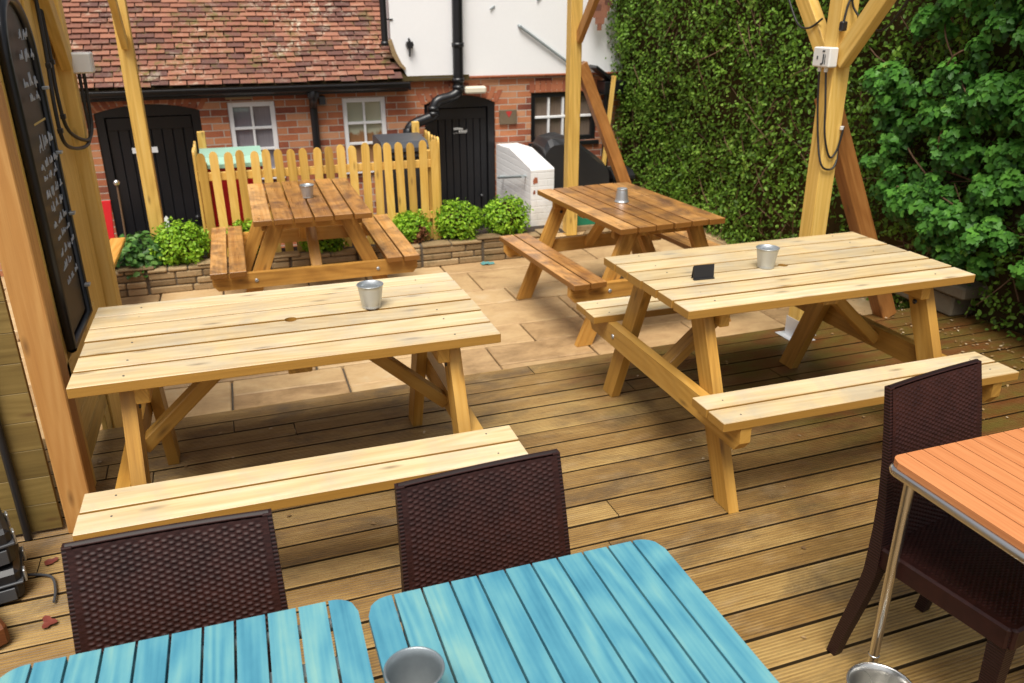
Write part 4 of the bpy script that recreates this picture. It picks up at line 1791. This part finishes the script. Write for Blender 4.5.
g = G()
xs = sorted({X0, X1} | {v for o_ in ops for v in o_[:2]})
zs = sorted({Z0, Z1} | {v for o_ in ops for v in o_[2:4]})
for a, b in zip(xs, xs[1:]):
    for c, e in zip(zs, zs[1:]):
        mx, mz = (a + b) / 2, (c + e) / 2
        if any(o_[0] < mx < o_[1] and o_[2] < mz < o_[3] for o_ in ops):
            continue
        quad(g, [(a, YB, c), (b, YB, c), (b, YB, e), (a, YB, e)])
for D in (D1, D2):
    k = 14
    for i in range(k):
        xa = D[0] + (D[1] - D[0]) * i / k
        xb = D[0] + (D[1] - D[0]) * (i + 1) / k
        za_, zb_ = arch_z(xa, D), arch_z(xb, D)
        if D[4] - min(za_, zb_) > 1e-5:
            quad(g, [(xa, YB, za_), (xb, YB, zb_), (xb, YB, D[4]), (xa, YB, D[4])])
        quad(g, [(xa, YB, za_), (xa, YB + .12, za_), (xb, YB + .12, zb_), (xb, YB, zb_)])
for (a, b, c, e) in ops:
    e2 = e
    quad(g, [(a, YB, c), (a, YB, e), (a, YB + .12, e), (a, YB + .12, c)])
    quad(g, [(b, YB, c), (b, YB + .12, c), (b, YB + .12, e), (b, YB, e)])
    if c > YZ:
        quad(g, [(a, YB, c), (a, YB + .12, c), (b, YB + .12, c), (b, YB, c)])
        quad(g, [(a, YB, e), (b, YB, e), (b, YB + .12, e), (a, YB + .12, e)])
quad(g, [(X0, YB + .02, Z0), (X0, YB + .02, Z1), (X0, YB + 3, Z1), (X0, YB + 3, Z0)])
g.build('brick_wall', MAT['brick'], house)
g = G()
g.box((X0, YB + .14, YZ), (X1, YB + .2, 1.10), .002)
g.build('inner_wall', MAT['hedge_core'], house)

# soldier-brick heads
for D in (D1, D2):
    g = G()
    x0, x1, _, zs_, za = D
    k = int((x1 - x0 + .1) / .062)
    for i in range(k):
        xa = x0 - .03 + (x1 - x0 + .06) * (i + .08) / k
        xb = x0 - .03 + (x1 - x0 + .06) * (i + .92) / k
        xm = (xa + xb) / 2
        zz = arch_z(min(max(xm, x0), x1), D) + .006
        lean = (xm - (x0 + x1) / 2) * .16
        g.prism([(xa, zz), (xb, zz), (xb + lean, zz + .115), (xa + lean, zz + .115)], (0, YB - .004, 0), (1, 0, 0), (0, 0, 1), (0, 1, 0), .012)
    g.build('brick_arch', MAT['soldier'], house)
g = G()
for i in range(13):
    xa = W3[0] - .02 + .0615 * i
    g.prism([(xa + .004, .946), (xa + .057, .946), (xa + .057, 1.06), (xa + .004, 1.06)], (0, YB - .004, 0), (1, 0, 0), (0, 0, 1), (0, 1, 0), .012)
g.build('brick_lintel', MAT['soldier'], house)


def door(D, label, sign):
    x0, x1, zb_, zs_, za = D
    g = G()
    fw = .075
    k = 12
    out = [(x0, zb_)] + [(x0 + (x1 - x0) * i / k, arch_z(x0 + (x1 - x0) * i / k, D) - .001) for i in range(k + 1)] + [(x1, zb_)]
    # frame as left jamb, right jamb and arched head
    g.box((x0 + .001, YB + .02, zb_), (x0 + fw, YB + .10, zs_ - .002), .003)
    g.box((x1 - fw, YB + .02, zb_), (x1 - .001, YB + .10, zs_ - .002), .003)
    head = [(x0 + .001, zs_)] + [(x0 + (x1 - x0) * i / k, arch_z(x0 + (x1 - x0) * i / k, D) - .002) for i in range(1, k)] + [(x1 - .001, zs_), (x1 - .001, zs_ - .04), (x0 + .001, zs_ - .04)]
    g.prism(head[::-1], (0, YB + .021, 0), (1, 0, 0), (0, 0, 1), (0, 1, 0), .08)
    fr = g.build('door_frame', MAT['black_paint'], house)
    g = G()
    n = 8
    w = (x1 - x0 - 2 * fw) / n
    for i in range(n):
        g.box((x0 + fw + i * w + .0015, YB + .055, zb_ + .01), (x0 + fw + (i + 1) * w - .0015, YB + .085, zs_ - .043), .006)
    dr = g.build('door', MAT['black_paint'], house)
    for zl, zh in ((zs_ - .16, zs_ - .05), (zb_ + .25, zb_ + .38)):
        g = G()
        g.box((x0 + fw + .01, YB + .042, zl), (x1 - fw - .01, YB + .054, zh), .004)
        g.build('ledge', MAT['black_paint'], dr)
    g = G()
    hx = x1 - fw - .08
    g.tube([(hx, YB + .054, -.1), (hx, YB + .02, -.1)], .012, 8)
    g.lathe([(.002, -.022), (.02, -.014), (.026, 0), (.02, .014), (.002, .022)], (hx, YB + .012, -.1), 12)
    g.build('handle', MAT['black_plastic'], dr)
    return dr


dl = door(D1, 'left door', 0)
dr = door(D2, 'right door', 1)
dl['label'] = 'black plank door with white plates'
dr['label'] = 'black plank door with small white lettered sign'
g = G()
cx = -.705
g.box((-.925, YB + .037, .528), (-.705, YB + .041, .580), .001)
g.box((-.895, YB + .037, .455), (-.80, YB + .041, .520), .001)
g.build('door_plate', MAT['white_paint'], dl)
g = G()
rr = random.Random(5)
for row, (xa, xb, zc) in enumerate(((2.145, 2.235, .597), (2.20, 2.285, .572))):
    x = xa
    while x < xb:
        w = rr.uniform(.006, .013)
        h = rr.uniform(.014, .026)
        g.box((x, YB + .037, zc), (x + w, YB + .041, zc + h), .0006)
        x += w + .004
g.box((2.14, YB + .037, .563), (2.29, YB + .041, .5655), .0005)
g.build('sign_lettering', MAT['box_white'], dr)


def window(Wd, cols, rows, frame_m, bar_m, pane_m, sill_m, fr=.045):
    x0, x1, z0, z1 = Wd
    g = G()
    y0, y1 = YB + .015, YB + .07
    g.box((x0 + .002, y0, z0), (x0 + fr, y1, z1 - .002), .003)
    g.box((x1 - fr, y0, z0), (x1 - .002, y1, z1 - .002), .003)
    g.box((x0 + fr + .001, y0 + .001, z1 - fr), (x1 - fr - .001, y1, z1 - .002), .003)
    g.box((x0 + fr + .001, y0 + .001, z0), (x1 - fr - .001, y1, z0 + fr), .003)
    f = g.build('window', frame_m, house)
    g = G()
    for i in range(1, cols):
        x = x0 + fr + (x1 - x0 - 2 * fr) * i / cols
        g.box((x - .011, y0 + .012, z0 + fr), (x + .011, y1 - .01, z1 - fr), .003)
    for j in range(1, rows):
        z = z0 + fr + (z1 - z0 - 2 * fr) * j / rows
        g.box((x0 + fr, y0 + .008, z - .012), (x1 - fr, y1 - .014, z + .012), .003)
    g.build('glazing_bar', bar_m, f)
    g = G()
    p = [(x0 + fr * .5, y1 - .008, z0 + fr * .5), (x1 - fr * .5, y1 - .008, z0 + fr * .5), (x1 - fr * .5, y1 - .008, z1 - fr * .5), (x0 + fr * .5, y1 - .008, z1 - fr * .5)]
    g.add(p, [[0, 1, 2, 3]], [[(0, 0), (1, 0), (1, 1), (0, 1)]])
    g.build('pane', pane_m, f)
    g = G()
    g.box((x0 - .03, YB - .035, z0 - .045), (x1 + .03, YB + .07, z0 - .003), .006)
    g.build('sill', sill_m, f)


window(W1, 2, 3, MAT['white_paint'], MAT['white_paint'], MAT['pane_net'], MAT['white_paint'])
window(W2, 2, 3, MAT['white_paint'], MAT['white_paint'], MAT['pane_warm'], MAT['white_paint'])
window(W3, 4, 2, MAT['black_paint'], MAT['white_paint'], MAT['pane_brown'], MAT['black_paint'], .05)

# roof: individual clay tiles climbing away from the eaves
g = G()
pitch = R(47)
cu, su_ = math.cos(pitch), math.sin(pitch)
ey, ez = 8.205, 1.115
gauge = .060
TW = .152
for r_ in range(56):
    off = (r_ % 2) * .5 + random.uniform(-.05, .05)
    xk = -3.4 + off * TW
    while xk < (1.50 if r_ < 4 else 2.3):
        s0 = r_ * gauge - .004 + random.uniform(-.006, .006)
        s1 = s0 + gauge * 1.6
        lift = .017 + random.uniform(-.003, .004)
        sag = .012 * nz(xk * 1.1, r_ * .13, 2)
        w = TW - .006 + random.uniform(-.003, .003)
        a, b = xk + .003, xk + w
        dz0 = random.uniform(-.004, .004)

        def pt(x, s, h):
            return (x, ey + s * cu - h * su_, ez + s * su_ + h * cu + sag)
        h0, h1 = lift + .012, .004
        vs = [pt(a, s0, lift), pt(b, s0, lift + dz0), pt(b, s0, lift + .012 + dz0), pt(a, s0, lift + .012), pt(a, s1, -.008), pt(b, s1, -.008), pt(b, s1, .003), pt(a, s1, .003)]
        g.add(vs, [[0, 1, 2, 3], [3, 2, 6, 7], [0, 3, 7, 4], [1, 5, 6, 2]])
        xk += TW
rf = g.build('roof', MAT['tile'], house)
g = G()
L = 56 * gauge
quad(g, [(-3.4, ey + .02, ez - .012), (2.3, ey + .02, ez - .012), (2.3, ey + L * cu, ez - .03 + L * su_), (-3.4, ey + L * cu, ez - .03 + L * su_)])
g.build('underlay', MAT['hedge_core'], rf)

# white rendered upper wall, flared where it meets the roof
g = G()
pts = [(1.68, 1.13), (4.6, 1.13), (4.6, 3.2), (1.53, 3.2), (1.53, 1.50), (1.56, 1.38), (1.62, 1.25)]
g.prism(pts, (0, YB - .035, 0), (1, 0, 0), (0, 0, 1), (0, 1, 0), .5)
g.build('rendered_wall', MAT['white_render'], house)
g = G()
g.box((1.69, YB - .045, 1.112), (4.5, YB + .02, 1.128), .003)
g.build('drip_edge', MAT['soldier'], house)
g = G()
g.prism([(1.535, 1.49), (1.50, 1.47), (1.535, 1.34), (1.60, 1.24), (1.655, 1.20), (1.66, 1.225), (1.62, 1.27), (1.572, 1.37)], (0, YB - .05, 0), (1, 0, 0), (0, 0, 1), (0, 1, 0), .03)
g.build('flashing', MAT['stone'], house)

# gutters and pipes
g = G()
path = []
ng = 10
vs = []
for xe in (-3.4, 1.66):
    for q in range(ng + 1):
        a = PI + PI * q / ng
        vs.append((xe, 8.145 + .052 * math.cos(a), 1.095 + .06 * math.sin(a)))
fs = [[q, q + 1, ng + 2 + q, ng + 1 + q] for q in range(ng)]
g.add(vs, fs, None, .5, True)
g.box((1.655, 8.09, 1.03), (1.668, 8.20, 1.10), .002)
g.box((-3.4, 8.088, 1.085), (1.66, 8.098, 1.10), .002)
gt = g.build('gutter', MAT['black_paint'], house)
g = G()
g.box((-3.4, 8.20, 1.01), (1.66, 8.225, 1.09), .002)
g.build('fascia', MAT['black_paint'], gt)
g = G()
g.tube(smooth_path([(.742, 8.15, 1.05), (.742, 8.15, .98), (.742, 8.24, .90), (.742, 8.255, .8), (.742, 8.255, YZ + .05)], 5), .036, 12)
g.box((.69, 8.12, .985), (.795, 8.2, 1.04), .006)
g.build('downpipe', MAT['black_paint'], house)
g = G()
g.tube([(2.20, YB - .09, 3.0), (2.175, YB - .09, 1.10), (2.175, YB - .09, 1.05)], .052, 14)
g.tube(smooth_path([(2.175, YB - .09, 1.06), (2.165, YB - .10, .99), (2.09, YB - .11, .945), (1.96, YB - .12, .915), (1.91, YB - .125, .86), (1.90, YB - .125, .80)], 6), .05, 14)
g.tube(smooth_path([(1.90, YB - .125, .81), (1.88, YB - .125, .765), (1.80, YB - .13, .735), (1.70, YB - .14, .70), (1.64, YB - .14, .64), (1.63, YB - .14, .5), (1.63, YB - .14, YZ)], 6), .05, 14)
for (x, z, dx) in ((2.180, 1.43, .0), (2.175, 1.10, 0), (2.175, 1.03, 0), (1.90, .84, 0), (1.90, .79, 0)):
    g.lathe([(.05, -.02), (.062, -.02), (.062, .02), (.05, .02)], (x, YB - .09 - (.035 if x < 2 else 0), z), 16)
g.build('soil_pipe', MAT['black_paint'], house)
g = G()
g.tube([(1.475, YB - .02, 3.0), (1.475, YB - .02, 1.44)], .032, 10)
g.lathe([(.03, -.02), (.042, -.02), (.042, .02), (.03, .02)], (1.475, YB - .02, 1.45), 12)
g.box((1.50, YB - .045, 1.66), (1.56, YB - .025, 1.672), .002)
g.build('downpipe', MAT['black_paint'], house)
g = G()
g.tube(smooth_path([(1.67, YB - .05, 1.08), (1.72, YB - .05, 1.105), (1.85, YB - .05, 1.122), (2.12, YB - .05, 1.120)], 5), .008, 6)
g.build('wire', MAT['cable'], house)
# lamps and small fittings
g = G()
g.prism([(-.028, .03), (.028, .03), (.036, .0), (.022, -.03), (-.022, -.03), (-.036, 0)], (1.705, YB - .095, 1.435), (1, 0, 0), (0, 0, 1), (0, 1, 0), .055)
g.tube([(1.705, YB - .08, 1.41), (1.703, YB - .055, 1.33)], .008, 6)
g.tube([(1.705, YB - .07, 1.47), (1.705, YB - .04, 1.49)], .012, 6)
g.build('flood_lamp', MAT['black_plastic'], house)
g = G()
g.box((2.235, YB - .13, .965), (2.46, YB - .035, 1.035), .016)
g.build('strip_lamp', MAT['cream'], house)
g = G()
g.box((2.625, YB - .028, .635), (2.812, YB - .001, .785), .006)
pq = g.build('wall_plaque', MAT['plaque'], house)
g = G()
g.prism([(.0, .03), (.035, -.03), (.07, .03), (.045, .035), (.025, .035)], (2.69, YB - .0305, .735), (1, 0, 0), (0, 0, 1), (0, 1, 0), .003)
g.build('red_mark', MAT['red_paint'], pq)
g = G()
g.box((-.05, YB - .03, .985), (.19, YB - .001, 1.01), .004)
g.build('lintel', MAT['stone'], house)
g = G()
g.box((.80, YB - .06, .91), (.86, YB - .002, .99), .006)
g.build('sensor_lamp', MAT['bin_grey'], house)
g = G()
g.tube([(2.846, YB - .06, 1.585), (3.364, YB - .06, 1.238)], .014, 8)
g.tube([(2.846, YB - .06, 1.585), (2.83, YB - .03, 1.60)], .016, 8)
g.build('sloping_rail', MAT['grey_metal'], house)
g = G()
for (x, z) in ((2.53, 1.75), (3.02, 1.83)):
    g.bar((x, YB - .05, z), (x + .05, YB - .04, z + .03), .015, .01, (0, 0, 1), .002)
g.build('wall_hook', MAT['grey_metal'], house)
# tile-hung corner of the neighbouring gable and small lean-to roof edge at the right
g = G()
for r_ in range(7):
    zt_ = 1.545 + r_ * .06
    half = .022 + r_ * .026
    k = max(1, int(half * 2 / .075))
    for i in range(k):
        xa = 3.655 - half * 1.0 + 2 * half * i / k
        xb = 3.655 - half * 1.0 + 2 * half * (i + 1) / k
        g.prism([(xa, zt_), (xb - .004, zt_), (xb - .004, zt_ + .066), (xa, zt_ + .066)], (0, YB - .058 + .001 * (i % 2), 0), (1, 0, 0), (0, -.08, 1), (0, 1, 0), .022)
g.build('tile_hanging', MAT['tile'], house)
g = G()
g.bar((3.60, YB - .15, 1.20), (3.86, YB - .15, 1.02), .03, .2, (0, 0, 1), .003)
g.box((3.70, YB - .26, .92), (3.95, YB - .05, 1.05), .006)
g.tube([(3.80, YB - .1, .95), (3.80, YB - .1, GZ)], .034, 10)
g.build('lean_to_gutter', MAT['black_paint'], house)

# ------------------------------------------------------------------ hedge and ivy
hedge = thing('tall_hedge', 'tall dense dark green hedge running along the right side', 'hedge', (0, 0, 0))


def hedge_x(y, z):
    return 4.02 - .13 * min(1, max(0, (y - 5.5) / 2.9)) + .12 * nz(y * .8, z * .8, 0) + .07 * nz(y * 2.6, z * 2.6, 4) + .04 * nz(y * 6, z * 6, 9) + .04 * max(0, 1.0 - z) * .5 - .055 * z


P, Nn, RN = [], [], []
cnt = 0
Y0h, Y1h, ZT = 1.2, 8.42, 3.0
N_H = 64000
rr = random.Random(11)
while cnt < N_H:
    y = Y0h + (Y1h - Y0h) * (rr.random() ** .85)
    z = GZ + .02 + (ZT - GZ) * rr.random() ** 1.15
    dens = .5 + 1.1 * nz(y * 1.7, z * 1.7, 21) + .6 * nz(y * 5, z * 5, 33)
    if z < .32 and y < 4.6:
        dens -= .75
    if rr.random() > dens + .35:
        continue
    dp = abs(rr.gauss(0, .09)) * (1 if rr.random() < .8 else 2.2)
    x = hedge_x(y, z) + dp - (.07 * rr.random() if rr.random() < .06 else 0)
    P.append((x, y, z))
    Nn.append((-1, -.1, .45))
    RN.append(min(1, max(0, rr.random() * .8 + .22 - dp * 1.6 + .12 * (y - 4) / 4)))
    cnt += 1
# end of hedge that faces the house and the path side
for _ in range(2500):
    x = 4.1 + rr.random() * .9
    z = GZ + (ZT - GZ) * rr.random()
    P.append((x, Y1h + .06 * nz(x * 3, z * 3, 2) - abs(rr.gauss(0, .05)), z))
    Nn.append((0, 1, .3))
    RN.append(rr.random())
for _ in range(90):
    y = Y0h + 1 + (Y1h - Y0h - 1.2) * rr.random()
    z = .3 + 1.9 * rr.random()
    p = Vector((hedge_x(y, z), y, z))
    dv = Vector((-.5, rr.uniform(-.6, .6), rr.uniform(-.2, .8))).normalized()
    for q in range(12):
        w = p + dv * (.012 * q) + Vector((0, rr.gauss(0, .008), rr.gauss(0, .008)))
        P.append(tuple(w))
        Nn.append((-.5, rr.uniform(-.5, .5), .8))
        RN.append(.75 + .25 * rr.random())
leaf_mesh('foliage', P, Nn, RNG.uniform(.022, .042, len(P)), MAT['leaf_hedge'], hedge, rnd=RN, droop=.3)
# inner body of the hedge
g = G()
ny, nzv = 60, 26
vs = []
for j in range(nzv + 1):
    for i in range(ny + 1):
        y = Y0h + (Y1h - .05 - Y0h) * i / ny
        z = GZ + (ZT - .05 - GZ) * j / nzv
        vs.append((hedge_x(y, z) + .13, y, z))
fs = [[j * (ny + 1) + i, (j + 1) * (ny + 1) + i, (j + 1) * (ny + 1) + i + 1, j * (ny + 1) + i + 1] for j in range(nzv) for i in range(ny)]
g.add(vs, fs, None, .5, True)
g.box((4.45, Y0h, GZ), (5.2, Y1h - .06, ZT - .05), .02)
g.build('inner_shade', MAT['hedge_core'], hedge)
g = G()
for _ in range(420):
    y = Y0h + (Y1h - Y0h) * rr.random()
    z = GZ + (ZT - GZ) * rr.random()
    x = hedge_x(y, z) + .06
    p = Vector((x, y, z))
    dirn = Vector((rr.uniform(-.25, .1), rr.uniform(-1, 1), rr.uniform(-.6, 1))).normalized()
    L = rr.uniform(.12, .45)
    g.tube([p, p + dirn * L * .5 + Vector((-.02, 0, rr.uniform(-.03, .03))), p + dirn * L], [.005, .004, .002], 5)
g.build('twig', MAT['twig'], hedge)
g = G()
for k in range(9):
    y = 1.6 + k * .75 + rr.uniform(-.1, .1)
    g.tube(smooth_path([(4.30, y, GZ), (4.26 + rr.uniform(-.04, .04), y + .05, .4), (4.27, y + rr.uniform(-.1, .1), 1.1)], 4), [.028] * 4 + [.022] * 5, 8)
g.build('trunk', MAT['twig'], hedge)

ivy = thing('ivy_bush', 'glossy broad leaved ivy bulging from the hedge beside right picnic table', 'ivy', (0, 0, 0))
P, Nn, RN = [], [], []
blobs = []
for _ in range(250):
    y = 2.35 + 2.0 * rr.random()
    z = .36 + 1.65 * rr.random() ** 1.0
    if z < .55 and y > 3.75:
        continue
    edge = abs(y - 3.25) / 1.0
    if rr.random() < edge * .55 * (z / 1.2):
        continue
    blobs.append((hedge_x(y, z) - .03 - .17 * rr.random() * max(0, 1 - edge * .7), y, z, rr.uniform(.04, .12)))
for (bx_, by_, bz_, br) in blobs:
    for _ in range(int(1050 * br)):
        v = Vector((rr.gauss(0, 1), rr.gauss(0, 1), rr.gauss(0, 1))).normalized()
        q = br * rr.random() ** .4
        P.append((bx_ + v.x * q * .8, by_ + v.y * q, bz_ + v.z * q))
        Nn.append((-.9 + v.x, v.y - .2, v.z + .7))
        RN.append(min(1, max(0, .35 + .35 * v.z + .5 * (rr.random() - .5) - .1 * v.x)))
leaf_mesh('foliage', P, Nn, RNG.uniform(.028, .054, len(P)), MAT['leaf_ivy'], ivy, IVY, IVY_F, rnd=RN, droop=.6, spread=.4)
for _ in range(60):
    b = rr.choice(blobs)
    c = rr.choice(blobs)
    if (Vector(b[:3]) - Vector(c[:3])).length < .5 and b is not c:
        g = G()
        g.tube(smooth_path([(b[0] + .05, b[1], b[2]), ((b[0] + c[0]) / 2 - .02, (b[1] + c[1]) / 2, (b[2] + c[2]) / 2 + .05), (c[0] + .05, c[1], c[2])], 4), .005, 5)
        g.build('stem', MAT['twig'], ivy)

# stones at the foot of the hedge
for k, (y0, y1, z0, z1, x0) in enumerate(((3.55, 4.02, .0, .135, 3.99), (3.46, 3.98, .138, .215, 3.96))):
    g = G()
    g.box((x0, y0, z0), (x0 + .26, y1, z1), .012)
    o = tag(g.build('stone_block', MAT['dark_stone']), ['lower dark stone block at the hedge foot behind right picnic table', 'upper flat stone slab resting on a block at the hedge foot'][k], 'stone', 'dark stones at the hedge foot')

# litter under the hedge
P, Nn = [], []
for _ in range(260):
    y = 1.9 + 2.2 * rr.random()
    x = 3.95 - abs(rr.gauss(0, .32))
    P.append((x, y, .006))
    Nn.append((0, 0, 1))
for _ in range(70):
    P.append((rr.uniform(-.9, 3.9), rr.uniform(1.5, 3.6), .005))
    Nn.append((0, 0, 1))
o = leaf_mesh('leaf_litter', P, Nn, RNG.uniform(.008, .024, len(P)), MAT['litter'], None, spread=.15, droop=0)
struct(o, 'stuff')
